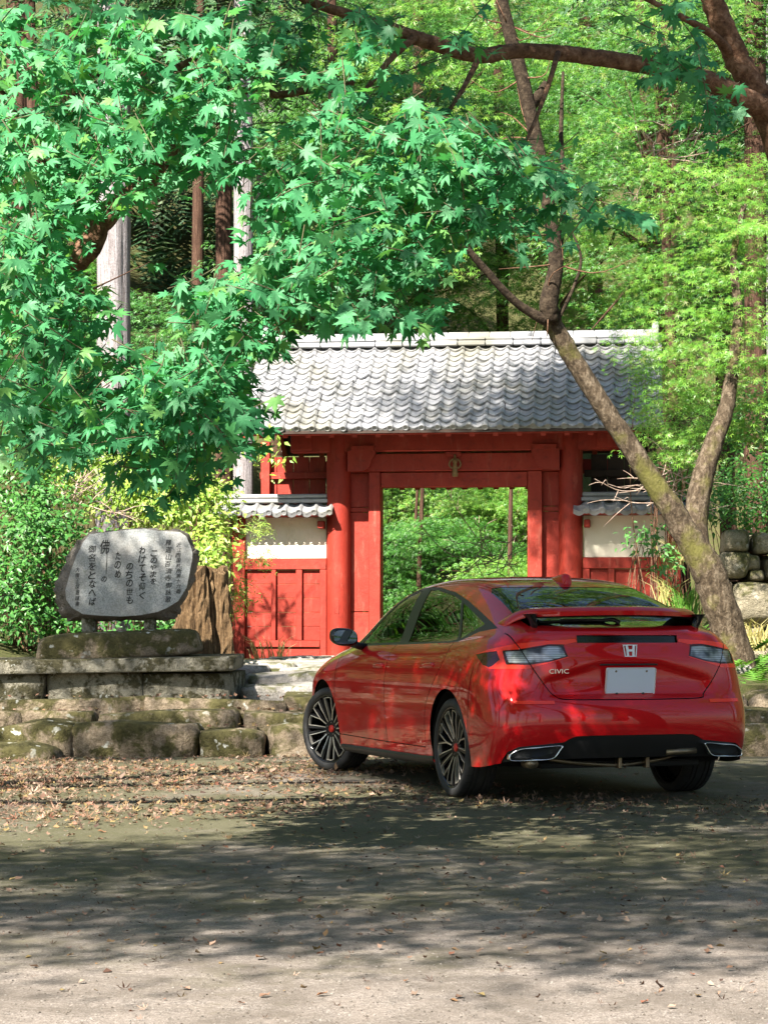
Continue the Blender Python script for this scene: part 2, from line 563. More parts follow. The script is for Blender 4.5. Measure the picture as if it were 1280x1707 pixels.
    strip = [(-.345, 1.004), (.345, 1.004), (.345, 1.052), (-.345, 1.052)]  # trim strip, drawn taller so its black takes in the lip's shade
    cut_path(bm, strip, *rearp, lambda c: c.x < -.6)
    diff = [(.83, .20), (.824, .278), (.803, .333), (.744, .367), (.60, .382), (.478, .394), (.44, .415), (.40, .430), (.30, .434)]
    diff = diff + [(-a, b) for a, b in diff[::-1]]
    cut_path(bm, diff, *rearp, lambda c: c.x < -.60)
    for path, ax, keep in seams:
        for w in (.0032, -.0032): cut_path(bm, offset_path(path, w), *ax, keep, closed=False)
    # ---- classify
    bmesh.ops.split_edges(bm, edges=[]) if False else None
    groups = {}
    sbox = {id(p): (min(q[0] for q in p) - .01, max(q[0] for q in p) + .01, min(q[1] for q in p) - .01, max(q[1] for q in p) + .01) for p, _, _ in seams}
    fdoor = g_side[0] + g_side[1][::-1]
    fd = [(1.285, 1.02), (1.283, .80), (1.28, .298), (2.40, .300), (2.41, .45), (2.415, .70), (2.40, .88), (2.36, .99)]
    rd = [(1.285, 1.02), (1.283, .80), (1.28, .298), (.49, .30)] + g_side[2][::-1] + [(.1, 1.04)]
    hatch_poly = [(.722, 1.40)] + hl + hr[::-1][1:] + [(-.722, 1.40)]
    for f in bm.faces:
        c = f.calc_center_median(); s = 'L' if c.y > 0 else 'R'
        lab = None
        if is_side(c):
            if any((c.x - hx) ** 2 + (c.z - .335) ** 2 < .368 ** 2 for hx in hubs) and abs(c.y) > .5: continue
            if inside(dlo, c.x, c.z) and c.z > .9:
                lab = 'trim' + s
                for nm, p in (('winF', fgl), ('winR', rgl), ('winQ', qgl)):
                    if inside(p, c.x, c.z): lab = nm + s
        if lab is None and is_top(c):
            if inside(rwin, c.x, c.y) and c.x < .5: lab = 'rearglass'
            elif inside(wsh, c.x, c.y) and c.x > 1.2: lab = 'windshield'
        if lab is None and (kl(c) or kr(c)):
            u = (c.x + abs(c.y)) * rs
            if inside(tl2, u, c.z):
                lab = 'tl' + s
                if inside(le2, u, c.z): lab = 'lens' + s
                elif inside(sm2, u, c.z) or inside(bz2, u, c.z): lab = 'smoke' + s
        gap = False
        for path, ax, keep in seams:
            if not keep(c): continue
            u0, v0 = c.dot(ax[0]), c.dot(ax[1]); bb = sbox[id(path)]
            if u0 < bb[0] or u0 > bb[1] or v0 < bb[2] or v0 > bb[3]: continue
            if dist_path(path, u0, v0) < .0032: gap = True
        if gap and (lab is None or lab[:2] in ('tl', 'le', 'sm')): lab = 'gap'
        if lab is None and c.x < -.6:
            if inside(strip, c.y, c.z): lab = 'strip'
            elif inside(diff, c.y, c.z): lab = 'diff'
        if lab is None and c.x < -.45 and inside(hatch_poly, c.y, c.z): lab = 'hatch'
        if lab is None and is_side(c) and c.x > -.2:
            if inside(fd, c.x, c.z): lab = 'doorF' + s
            elif inside(rd, c.x, c.z): lab = 'doorR' + s
        if lab is None and (c.x < -.42 and c.z < .84): lab = 'bumper'
        if lab is None: lab = 'body'
        groups.setdefault(lab, []).append(f)

    spec = {'body': ('body', PAINT, 0), 'bumper': ('rear_bumper', PAINT, 0), 'hatch': ('tailgate', PAINT, 0), 'gap': ('panel_gap', BLACK_MATTE, .009),
            'rearglass': ('rear_window', GLASS_DARK, .002), 'windshield': ('windscreen', GLASS_CLEAR, .003), 'strip': ('tailgate_trim_strip', BLACK_GLOSS, .014),
            'diff': ('diffuser', BLACK_SATIN, .012)}
    for s in 'LR':
        spec.update({'trim' + s: ('window_trim', BLACK_SATIN, .002), 'winF' + s: ('door_window', GLASS_CLEAR, .005), 'winR' + s: ('door_window', GLASS_DARK, .005), 'winQ' + s: ('quarter_window', GLASS_DARK, .005),
                     'doorF' + s: ('door', PAINT, 0), 'doorR' + s: ('door', PAINT, 0), 'tl' + s: ('tail_light', TL_RED, -.002), 'lens' + s: ('lens', TL_LENS, .003), 'smoke' + s: ('smoked_corner', TL_DARK, .0)})
    parts = {}
    ncache = {}
    for lab, fs in groups.items():
        nm, mat, push = spec[lab]
        idx = {}; vs = []; ns = []; ff = []
        for f in fs:
            q = []
            for v in f.verts:
                if v.index not in idx:
                    k = tuple(round(c, 5) for c in v.co)
                    if k not in ncache: ncache[k] = surf_normal(v.co)
                    n = ncache[k]
                    idx[v.index] = len(vs); vs.append(v.co - n * push); ns.append(n)
                q.append(idx[v.index])
            ff.append(q)
        me = make_mesh(nm, vs, ff, mat, smooth=True)
        me.normals_split_custom_set_from_vertices([tuple(n) for n in ns])
        parts[lab] = (nm, me)
    bm.normal_update(); bm.free()
    made = {}
    for lab in ['body', 'bumper', 'hatch', 'gap', 'rearglass', 'windshield', 'strip', 'diff', 'trimL', 'trimR', 'winFL', 'winRL', 'winQL', 'winFR', 'winRR', 'winQR', 'doorFL', 'doorRL', 'doorFR', 'doorRR', 'tlL', 'tlR']:
        if lab in parts: made[lab] = obj(parts[lab][0], parts[lab][1], car)
    for s in 'LR':
        for k in ('lens', 'smoke'):
            if k + s in parts: obj(parts[k + s][0], parts[k + s][1], made['tl' + s])
    made['diff']['label'] = 'satin black diffuser panel under the rear bumper'

    # black lower side skirts
    for s in (1, -1):
        V, F = [], []
        for x, zt, yo in ((.36, .235, .862), (.6, .225, .868), (1.4, .22, .868), (2.2, .215, .865), (2.38, .215, .85)):
            V += [(x, s * (yo - .06), zt + .02), (x, s * (yo + .006), zt + .012), (x, s * (yo + .010), zt - .015), (x, s * (yo - .03), zt - .045), (x, s * (yo - .12), zt - .05)]
        for i in range(4):
            for k in range(4): F.append((i * 5 + k, i * 5 + k + 1, (i + 1) * 5 + k + 1, (i + 1) * 5 + k))
        obj('side_skirt', make_mesh('side_skirt', V, F, BLACK_SATIN, True), car)
    # arch liners: inner wheel wells and thin painted lips
    for hx in hubs:
        for s in (1, -1):
            V, F = [], []
            A = np.linspace(-.30, math.pi + .30, 28)
            for a in A:
                cx, cz = math.cos(a), math.sin(a)
                for rr, yy in ((.3695, .905), (.362, .872), (.385, .80), (.40, .55), (.02, .55)):
                    V.append((hx + rr * cx, s * (yy if rr > .375 or rr < .1 else min(yy, .895)), .335 + rr * cz))
            for i in range(27):
                for k in range(1, 4): F.append((i * 5 + k, i * 5 + k + 1, (i + 1) * 5 + k + 1, (i + 1) * 5 + k))
            obj('wheel_well', make_mesh('wheel_well', V, F, BLACK_MATTE, True), car)
    # floor pan, rear axle beam, exhaust
    bmx = bmesh.new()
    add_box(bmx, -.70, 3.3, -.55, .55, .22, .26, .01)
    add_box(bmx, -.74, -.45, -.70, .70, .31, .36, .01)
    obj('underbody', bm_mesh('underbody', bmx, BLACK_MATTE), car)
    V, F = tube(spline([(-.70, .52, .285), (-.74, .40, .265), (-.72, .2, .245), (-.72, .03, .235), (-.72, -.1, .245), (-.70, -.3, .27), (-.66, -.42, .30)], 26), [.013] * 26, 8)
    obj('exhaust_pipe', make_mesh('exhaust_pipe', V, F, EXH_STEEL, True), car)
    bmx = bmesh.new()
    for yy in (.03, -.16):
        add_box(bmx, -.76, -.70, yy - .012, yy + .012, .215, .285, .004)
    obj('exhaust_hanger', bm_mesh('exhaust_hanger', bmx, EXH_STEEL), car)
    V, F = tube([(-.86, -.235, .318), (-.86, -.44, .326)], [.02, .02], 10)
    obj('muffler_tail', make_mesh('muffler_tail', V, F, EXH_STEEL, True), car)
    V, F = tube([(-.72, .66, .262), (-.84, .655, .262)], [.032, .032], 12)
    obj('exhaust_outlet', make_mesh('exhaust_outlet', V, F, EXH_STEEL, True), car)
    # exhaust finishers: chrome frame round a dark opening
    base = [(.795, .322), (.735, .354), (.62, .366), (.492, .374), (.50, .345), (.535, .300), (.60, .285), (.70, .281), (.79, .283), (.803, .300)]
    for s in (1, -1):
        loop = np.array(smooth_path(base, 60, True)); m = len(loop)
        cen = loop.mean(0)
        dep = lambda yy: -.905 + .36 * (max(abs(yy) - .42, 0)) ** 1.25
        V, F = [], []
        for k, (sc_, dx) in enumerate(((1.0, .05), (1.02, -.004), (.99, -.012), (.93, -.010), (.90, .0), (.88, .06))):
            for (a, b) in loop:
                d0 = np.array((a, b)) - cen
                w = np.linalg.norm(d0)
                d1 = d0 * (1 - (1 - sc_) * .11 / max(w, .03))
                V.append((dep(cen[0] + d1[0]) + dx, s * (cen[0] + d1[0]), cen[1] + d1[1]))
        for k in range(5):
            for i in range(m):
                j = (i + 1) % m
                F.append((k * m + i, k * m + j, (k + 1) * m + j, (k + 1) * m + i))
        o = obj('exhaust_finisher', make_mesh('exhaust_finisher', V, F, CHROME, True), car)
        F2 = [tuple(range(m))]
        obj('dark_opening', make_mesh('dark_opening', [(v[0] - .02, v[1], v[2]) for v in V[5 * m:]], F2, BLACK_MATTE), o)

    # ---- rear wing
    def wing_line(t):      # t in -1..1 across
        a = abs(t)
        x = -.80 + .36 * a ** 2.4
        y = .69 * t
        z = 1.212 - .022 * a ** 2 - .075 * max(0, (a - .80) / .20) ** 2
        return x, y, z
    V, F = [], []
    T = np.linspace(-1, 1, 61)
    prof = [(-.005, -.006), (.02, .014), (.09, .024), (.17, .014), (.23, -.012), (.17, -.034), (.09, -.044), (.03, -.042), (0, -.034)]
    for t in T:
        x, yv, zv = wing_line(t)
        ch = .9 - .25 * abs(t) ** 6
        for px_, pz_ in prof: V.append((x + px_ * ch, yv, zv + pz_ * (1 - .45 * abs(t) ** 8)))
    npf = len(prof)
    for i in range(60):
        for k in range(npf):
            F.append((i * npf + k, i * npf + (k + 1) % npf, (i + 1) * npf + (k + 1) % npf, (i + 1) * npf + k))
    F += [tuple(range(npf)), tuple(60 * npf + k for k in range(npf))[::-1]]
    bmx = bmesh.new(); me = make_mesh('w', V, F); bmx.from_mesh(me)
    wme = bm_mesh('rear_wing', bmx, PAINT, angle=50); wme.materials.append(BLACK_SATIN)
    for p in wme.polygons:
        if p.normal.z < -.25: p.material_index = 1  # black on downward faces stands in for shade under the wing
    wing = obj('rear_wing', wme, car)
    for s in (1, -1):
        V, F = [], []
        rows = [(-.60, .555, 1.085, .11, .022), (-.625, .565, 1.12, .10, .020), (-.63, .575, 1.15, .10, .022), (-.615, .585, 1.185, .14, .04)]
        for (x, yy, zz, l, w) in rows:
            for (dx, dy) in ((-l * .5, 0), (-l * .2, w), (l * .5, w * .6), (l * .6, 0), (l * .5, -w * .6), (-l * .2, -w)):
                V.append((x + dx, s * (yy + dy), zz))
        for i in range(3):
            for k in range(6): F.append((i * 6 + k, i * 6 + (k + 1) % 6, (i + 1) * 6 + (k + 1) % 6, (i + 1) * 6 + k))
        obj('strut', make_mesh('strut', V, F, BLACK_GLOSS, True), wing)
    # ---- wiper
    wp, wf = tube(spline([(-.640, -.02, 1.128), (-.625, .02, 1.150), (-.60, .09, 1.145), (-.585, .20, 1.148), (-.575, .36, 1.146)], 24), list(np.linspace(.016, .006, 24)), 8)
    bp_, bf_ = tube(spline([(-.590, .06, 1.140), (-.575, .25, 1.142), (-.56, .50, 1.135)], 12), [.008] * 12, 6)
    a_ = obj('rear_wiper', make_mesh('rear_wiper', *merge([(wp, wf)]), BLACK_SATIN, True), car)
    obj('blade', make_mesh('blade', bp_, bf_, BLACK_MATTE, True), a_)
    # ---- roof fin
    V, F = [], []
    for x, w, hgt in ((.40, .004, .004), (.33, .022, .018), (.24, .034, .042), (.17, .036, .062), (.13, .032, .066), (.115, .026, .03)):
        zr = bvh.ray_cast(Vector((x, 0, 2)), Vector((0, 0, -1)))[0].z - .004
        for a in np.linspace(0, math.pi, 9): V.append((x, w * math.cos(a), zr + hgt * math.sin(a) ** .7))
    for i in range(5):
        for k in range(8): F.append((i * 9 + k, i * 9 + k + 1, (i + 1) * 9 + k + 1, (i + 1) * 9 + k))
    F.append(tuple(5 * 9 + k for k in range(9)))
    bx = bmesh.new(); bx.from_mesh(make_mesh('f', V, [f[::-1] for f in F]))
    obj('antenna_fin', bm_mesh('antenna_fin', bx, plain('fin_red', (.50, .006, .008), .2), True), car)
    # ---- door handles (left and right, front and rear)
    for s, dk in ((1, 'L'), (-1, 'R')):
        for hx, hz, d in ((1.44, .826, 'doorF'), (.40, .846, 'doorR')):
            ys = bvh.ray_cast(Vector((hx, s * 2, hz)), Vector((0, -s, 0)))[0].y
            V, F = tube(spline([(hx - .10, ys - s * .006, hz + .004), (hx - .075, ys + s * .004, hz + .006), (hx, ys + s * .008, hz + .004), (hx + .075, ys + s * .004, hz), (hx + .10, ys - s * .006, hz - .002)], 16), [.008, .012, .015, .016, .016, .016, .016, .016, .016, .016, .016, .016, .016, .015, .012, .008], 10)
            obj('handle', make_mesh('handle', V, F, PAINT, True), made[d + dk])
            bx = bmesh.new(); bmesh.ops.create_icosphere(bx, subdivisions=2, radius=1)
            for v in bx.verts: v.co = Vector((hx - .01 + v.co.x * .055, ys + v.co.y * .004, hz - .004 + v.co.z * .026))
            obj('handle_recess', bm_mesh('handle_recess', bx, PAINT, True), made[d + dk])
    # ---- mirrors
    for s in (1, -1):
        bx = bmesh.new(); bmesh.ops.create_uvsphere(bx, u_segments=20, v_segments=14, radius=1)
        for v in bx.verts:
            p = v.co.copy()
            kx = .085 if p.x > 0 else .045
            sq = lambda q, e: math.copysign(abs(q) ** e, q)
            v.co = Vector((1.915 + sq(p.x, .8) * kx, s * (.985 + sq(p.y, .75) * .105), 1.03 + sq(p.z, .75) * .066 + .012 * p.y))
        mir = obj('door_mirror', bm_mesh('door_mirror', bx, BLACK_GLOSS, True), car)
        V, F = tube([(1.98, s * .80, .955), (1.955, s * .86, .965), (1.93, s * .92, .985)], [.03, .026, .03], 10)
        obj('mirror_foot', make_mesh('mirror_foot', V, F, BLACK_SATIN, True), mir)
        V = []; 
        for a in np.linspace(0, 2 * math.pi, 25)[:-1]:
            V.append((1.8685, s * (.988 + .088 * math.copysign(abs(math.cos(a)) ** .6, math.cos(a))), 1.031 + .05 * math.copysign(abs(math.sin(a)) ** .6, math.sin(a))))
        obj('mirror_glass', make_mesh('mirror_glass', V, [tuple(range(24))], plain('mirror_silver', (.35, .36, .38), .03, 1.0)), mir)
    # ---- licence plate, blank in the photograph
    def on_rear(yy, zz, out=0.0):
        h = bvh.ray_cast(Vector((-3, yy, zz)), Vector((1, 0, 0)))[0]; return Vector((h.x - out, yy, zz))
    p0, p1 = on_rear(0, .845), on_rear(0, .69)
    tilt = math.atan2(p1.x - p0.x, p0.z - p1.z)
    mid = Vector((min(p0.x, p1.x) - .012, .004, .767))
    PM = Matrix.Translation(mid) @ Matrix.Rotation(-.16, 4, 'Y')
    bx = bmesh.new(); add_box(bx, -.003, .003, -.168, .168, -.083, .083, .012, PM, 3)
    pl = obj('licence_plate', bm_mesh('licence_plate', bx, PLATE_RIM, angle=50), car)
    bx = bmesh.new(); add_box(bx, -.0050, -.0034, -.161, .161, -.076, .076, .0006, PM)
    obj('plate_face', bm_mesh('plate_face', bx, PLATE_MAT), pl)
    for yy, zz, r_ in ((.105, .062, .007), (-.105, .062, .007), (.09, -.082, .010), (-.09, -.082, .010)):
        V, F = lathe([(0, -.009), (r_ * .8, -.009), (r_, -.006), (r_, 0)], 12, 'x')
        V = [PM @ (Vector(v) + Vector((0, yy, zz))) for v in V]
        obj('bolt', make_mesh('bolt', V, F, EXH_STEEL if zz > 0 else BLACK_SATIN, True), pl)
    # plate garnish above
    g = on_rear(0, .872)
    bx = bmesh.new(); add_box(bx, g.x - .004, g.x + .05, -.20, .20, .862, .876, .004)
    obj('plate_garnish', bm_mesh('plate_garnish', bx, BLACK_SATIN), car)
    # ---- red reflectors let into the bumper corners
    for s in (1, -1):
        V = []; F = []
        for k, yy in enumerate(np.linspace(.53, .77, 9)):
            for zz in (.628, .648):
                h = bvh.ray_cast(Vector((-3, s * yy, zz)), Vector((1, 0, 0)))
                V.append(h[0] - h[1].normalized() * (-.004 if h[1].x < 0 else .004))
        F = [(2 * k, 2 * k + 1, 2 * k + 3, 2 * k + 2) for k in range(8)]
        obj('reflector', make_mesh('reflector', V, F, TL_RED, True), car)
    # ---- emblem: letter H in a rounded frame, chrome
    def flat_loop(outer, inner, M, th):
        V, F = [], []; n = len(outer)
        for lp, dx in ((outer, 0), (outer, -th), (inner, -th), (inner, 0)):
            for (a, b) in lp: V.append(M @ Vector((dx, a, b)))
        for k in range(3):
            for i in range(n):
                j = (i + 1) % n
                F.append((k * n + i, k * n + j, (k + 1) * n + j, (k + 1) * n + i))
        return V, F
    e0 = on_rear(0, .958, .004)
    EM = Matrix.Translation((e0.x, -.004, .955)) @ Matrix.Rotation(.12, 4, 'Y')
    so = [(.048, .032), (.044, .037), (-.044, .037), (-.048, .032), (-.040, -.034), (-.035, -.038), (.035, -.038), (.040, -.034)]
    so = smooth_path(so, 48, True); si = [(a * .86, b * .86) for a, b in so]
    ring = flat_loop(so, si, EM, .006)
    bars = []
    for s in (1, -1):
        q = [(s * .033, .037), (s * .017, .037), (s * .013, .006), (s * .011, -.038), (s * .026, -.038), (s * .028, 0)]
        V = [EM @ Vector((dx, a, b)) for dx in (0, -.008) for a, b in q]
        F = [tuple(range(6)), tuple(range(6, 12))[::-1]] + [(i, (i + 1) % 6, 6 + (i + 1) % 6, 6 + i) for i in range(6)]
        bars.append((V, F))
    q = [(.014, .008), (-.014, .008), (-.013, -.006), (.013, -.006)]
    V = [EM @ Vector((dx, a, b)) for dx in (0, -.007) for a, b in q]
    bars.append((V, [(0, 1, 2, 3), (7, 6, 5, 4)] + [(i, (i + 1) % 4, 4 + (i + 1) % 4, 4 + i) for i in range(4)]))
    bx = bmesh.new(); bx.from_mesh(make_mesh('e', *merge([ring] + bars)))
    obj('emblem', bm_mesh('emblem', bx, plain('bright_chrome', (.88, .88, .90), .28, .6)), car)
    # ---- lettering
    c0, c1 = on_rear(.545, .828, .002), on_rear(.415, .828, .002)
    ux = (c1 - c0).normalized(); nn = surf_normal(c0.lerp(c1, .5)); uz = nn.cross(ux).normalized()
    if uz.z < 0: uz = -uz
    lm = text_mesh('CIVIC', .040, .0025, 1.25)
    w = max(v.co.x for v in lm.vertices); k = (c1 - c0).length / w
    for v in lm.vertices:
        p = v.co
        v.co = c0 + ux * (p.x * k) + uz * (p.y - .012) + nn * (p.z + .004)
    lm.materials.append(CHROME)
    obj('lettering', lm, car)

    # ---- wheels
    tp = [(.258, .092), (.266, .106), (.280, .112), (.300, .109), (.313, .100), (.319, .088)]
    for k, yy in enumerate((.062, .056, .030, .024, -.024, -.030, -.056, -.062)):
        tp += [(.322, yy + .004 if k % 2 == 0 else yy), (.314, yy)] if k % 2 == 0 else [(.314, yy), (.322, yy - .004)]
    tp += [(.319, -.088), (.313, -.100), (.300, -.109), (.280, -.112), (.266, -.106), (.258, -.092)]
    tv, tf = lathe(tp, 72, 'y')
    # cross grooves on the shoulders
    gv = []
    for i in range(36):
        a = 2 * math.pi * i / 36
        for s in (1, -1):
            V, F = [], []
            for (r_, yy, da) in ((.3245, s * .064, 0), (.3225, s * .086, .012), (.3145, s * .1005, .022)):
                for dd in (-.008, .008):
                    V.append(((r_ + .0012) * math.cos(a + da + dd), yy, (r_ + .0012) * math.sin(a + da + dd)))
            F = [(0, 1, 3, 2), (2, 3, 5, 4)]
            gv.append((V, F))
    tyre_me = make_mesh('tyre', tv, tf, RUBBER, True); tyre_me.set_sharp_from_angle(angle=R(50))
    groove_me = make_mesh('tread_grooves', *merge(gv), BLACK_MATTE)
    WS = 1.115
    rp = [(r_ * WS, yy) for r_, yy in ((.238, .098), (.232, .102), (.226, .098), (.222, .080), (.214, .02), (.212, -.09), (.238, -.095))]
    rim_me = make_mesh('rim', *lathe(rp, 72, 'y'), BLACK_GLOSS, True)
    # spokes
    def pol(r_, a): r_ = r_ * WS if r_ > .1 else r_; return (r_ * math.cos(a), r_ * math.sin(a))
    def plate(loop, y0, y1):
        n = len(loop); V = [(a, y0, b) for a, b in loop] + [(a, y1, b) for a, b in loop]
        return V, [tuple(range(n)), tuple(range(2 * n - 1, n - 1, -1))] + [(i, (i + 1) % n, n + (i + 1) % n, n + i) for i in range(n)]
    def ribbon(pts, w, y0, y1):
        L = offset_path(pts, w); Rr = offset_path(pts, -w); n = len(pts)
        V = [(a, y1(math.hypot(a, b)), b) for a, b in L] + [(a, y1(math.hypot(a, b)), b) for a, b in Rr] + [(a, y1(math.hypot(a, b)) - .02, b) for a, b in L] + [(a, y1(math.hypot(a, b)) - .02, b) for a, b in Rr]
        F = []
        for i in range(n - 1):
            F += [(i, i + 1, n + i + 1, n + i), (2 * n + i, 2 * n + i + 1, i + 1, i), (n + i, n + i + 1, 3 * n + i + 1, 3 * n + i)]
        return V, F
    face = lambda r_: .070 + .028 * min(1, r_ / .2) ** 1.5
    spokes_b, spokes_s = [], []
    for k in range(5):
        a0 = 2 * math.pi * k / 5 + .2
        dg = math.radians
        for s in (1, -1):
            # outline of one opening: stem, arm, rim arc, return
            pts = [pol(.066, a0 + s * dg(1)), pol(.125, a0 + s * dg(1)), pol(.150, a0 + s * dg(4)), pol(.214, a0 + s * dg(8)), pol(.217, a0 + s * dg(15)), pol(.214, a0 + s * dg(26.5)), pol(.16, a0 + s * dg(25.5)), pol(.11, a0 + s * dg(25)), pol(.062, a0 + s * dg(23))]
            spokes_s.append(ribbon(pts, .0024, 0, face))
            # black web beside the return leg
            lp = [pol(.05, a0 + s * dg(20)), pol(.11, a0 + s * dg(25.6)), pol(.16, a0 + s * dg(26)), pol(.226, a0 + s * dg(27.5)), pol(.226, a0 + s * dg(32.5)), pol(.14, a0 + s * dg(33)), pol(.05, a0 + s * dg(36))]
            spokes_b.append(plate(lp, .035, .066) if False else ([(a, face(math.hypot(a, b)) - .004, b) for a, b in lp] + [(a, face(math.hypot(a, b)) - .045, b) for a, b in lp],
                            [tuple(range(7)), tuple(range(13, 6, -1))] + [(i, (i + 1) % 7, 7 + (i + 1) % 7, 7 + i) for i in range(7)]))
            st = [pol(.05, a0 + s * dg(3)), pol(.125, a0 + s * dg(3.2)), pol(.150, a0 + s * dg(6)), pol(.224, a0 + s * dg(9.5)), pol(.224, a0 + s * dg(5.5)), pol(.148, a0), pol(.05, a0)]
            spokes_b.append(([(a, face(math.hypot(a, b)) - .004, b) for a, b in st] + [(a, face(math.hypot(a, b)) - .035, b) for a, b in st],
                            [tuple(range(7)), tuple(range(13, 6, -1))] + [(i, (i + 1) % 7, 7 + (i + 1) % 7, 7 + i) for i in range(7)]))
    hubp = lathe([(.0, .062), (.03, .066), (.060, .070), (.072, .064), (.075, .02)], 30, 'y')
    bx = bmesh.new(); bx.from_mesh(make_mesh('sb', *merge(spokes_b + [hubp])))
    spoke_me = bm_mesh('spokes', bx, plain('satin_black_alloy', (.008, .008, .009), .4, 0, .25))
    bx = bmesh.new(); bx.from_mesh(make_mesh('ss', *merge(spokes_s)))
    edge_me = bm_mesh('machined_edges', bx, MACHINED)
    cap_me = make_mesh('centre_cap', *lathe([(0, .078), (.02, .077), (.028, .073), (.029, .06)], 24, 'y'), plain('cap_red', (.60, .03, .02), .3, .3), True)
    disc_me = make_mesh('brake_disc', *lathe([(.06, .0), (.155, .0), (.155, -.02), (.06, -.02)], 40, 'y'), STEEL_DARK)
    back_me = make_mesh('backing_plate', *lathe([(.0, -.03), (.214, -.03), (.214, -.034)], 40, 'y'), BLACK_MATTE)
    nut_me = make_mesh('lug_nuts', *merge([(lambda V, F: ([(v[0] + .047 * math.cos(a), v[1], v[2] + .047 * math.sin(a)) for v in V], F))(*lathe([(0, .074), (.006, .074), (.008, .06)], 6, 'y')) for a in np.arange(5) * 2 * math.pi / 5]), STEEL_DARK)
    for hx, s, st in ((0, 1, 0), (0, -1, 0), (2.735, 1, 22), (2.735, -1, 20)):
        w = bpy.data.objects.new('wheel', tyre_me)
        link(w, car)
        w.location = (hx, s * (.775 if hx == 0 else .765), .322)
        w.rotation_euler = (0, (.0 if hx == 0 else .9), R(st) + (0 if s > 0 else math.pi))
        w.name = 'wheel'
        for nm, me in (('tread_grooves', groove_me), ('rim', rim_me), ('spokes', spoke_me), ('machined_edges', edge_me), ('centre_cap', cap_me), ('brake_disc', disc_me), ('backing_plate', back_me), ('lug_nuts', nut_me)):
            obj(nm, me, w)
    # ---- interior
    for sy in (.36, -.36):
        bx = bmesh.new()
        add_box(bx, 1.0, 1.5, sy - .25, sy + .25, .40, .60, .06, None, 3)
        add_box(bx, .0, .13, -.24, .24, 0, .62, .05, Matrix.Translation((1.0, sy, .52)) @ Matrix.Rotation(-.38, 4, 'Y'), 3)
        add_box(bx, .0, .10, -.13, .13, .66, .84, .04, Matrix.Translation((.98, sy, .52)) @ Matrix.Rotation(-.36, 4, 'Y'), 3)
        obj('front_seat', bm_mesh('front_seat', bx, SEAT_MAT, angle=60), car)
    bx = bmesh.new()
    add_box(bx, .15, .65, -.62, .62, .38, .58, .06, None, 3)
    add_box(bx, .0, .14, -.62, .62, 0, .58, .05, Matrix.Translation((.16, 0, .52)) @ Matrix.Rotation(-.42, 4, 'Y'), 3)
    obj('rear_bench', bm_mesh('rear_bench', bx, SEAT_MAT, angle=60), car)
    bx = bmesh.new(); add_box(bx, 1.85, 2.35, -.70, .70, .70, .95, .08, None, 3)
    obj('dashboard', bm_mesh('dashboard', bx, SEAT_MAT, angle=60), car)
    V, F = lathe([(.17 + .016 * math.cos(a), .016 * math.sin(a)) for a in np.linspace(0, 2 * math.pi, 9)[:-1]], 30, 'x', True)
    sm = Matrix.Translation((1.72, -.36, .86)) @ Matrix.Rotation(-.4, 4, 'Y')
    obj('steering_wheel', make_mesh('steering_wheel', [sm @ Vector(v) for v in V], F, SEAT_MAT, True), car)
    return car
# ================================================================== setting
def ground_mat():
    t = NT('old_asphalt')
    p = t.pos()
    fine = t.math('ADD', t.math('MULTIPLY', t.noise(p, 150, 3, .7), .6), t.math('MULTIPLY', t.noise(p, 48, 3, .75), .4))
    mid = t.noise(p, 9, 6, .65)
    big = t.noise(p, .55, 5, .6)
    base = t.ramp(fine, [(.34, (.05, .042, .036)), (.5, (.185, .160, .143)), (.64, (.42, .37, .34))])
    worn = t.mix(t.ramp(mid, [(.35, 0.0), (.7, .55)]), base, (.20, .165, .14))
    blot = t.noise(p, 1.7, 7, .7, .4)
    worn = t.mix(t.ramp(blot, [(.42, .55), (.56, 0.0)]), worn, (.075, .062, .05))
    # moss film and painted-in shade of the forecourt, darker olive towards the steps
    sx = t.n('ShaderNodeSeparateXYZ'); t.l(p, sx.inputs[0])
    far = t.n('ShaderNodeMapRange'); far.inputs[1].default_value = 6.3; far.inputs[2].default_value = 11
    far.inputs[3].default_value = 0; far.inputs[4].default_value = .34
    t.l(sx.outputs['Y'], far.inputs[0])
    m = t.math('ADD', big, far.outputs[0])
    moss = t.mix(t.ramp(t.math('ADD', m, t.math('MULTIPLY', mid, .35)), [(.74, 0.0), (1.02, .80)]), worn, t.ramp(fine, [(.3, (.028, .030, .012)), (.7, (.105, .104, .045))]))
    b = t.bsdf(moss, .92, 0, .25)
    t.bump(b, t.math('ADD', fine, t.math('MULTIPLY', mid, .8)), .9, .008)
    return t.done(b)

def soil_mat(name='forest_floor', c1=(.05, .04, .022), c2=(.13, .10, .055), c3=(.06, .075, .02)):
    t = NT(name)
    p = t.pos()
    a = t.noise(p, 3, 7, .7); b_ = t.noise(p, .35, 4); c = t.noise(p, 28, 4, .7)
    col = t.mix(t.ramp(c, [(.35, 0.0), (.65, 1.0)]), t.mix(t.ramp(a, [(.35, 0.0), (.65, 1.0)]), c1, c2), c3)
    col = t.mix(t.ramp(b_, [(.4, 0.0), (.65, .6)]), col, c3)
    b = t.bsdf(col, .95, 0, .2)
    t.bump(b, t.math('ADD', a, c), .8, .05)
    return t.done(b)

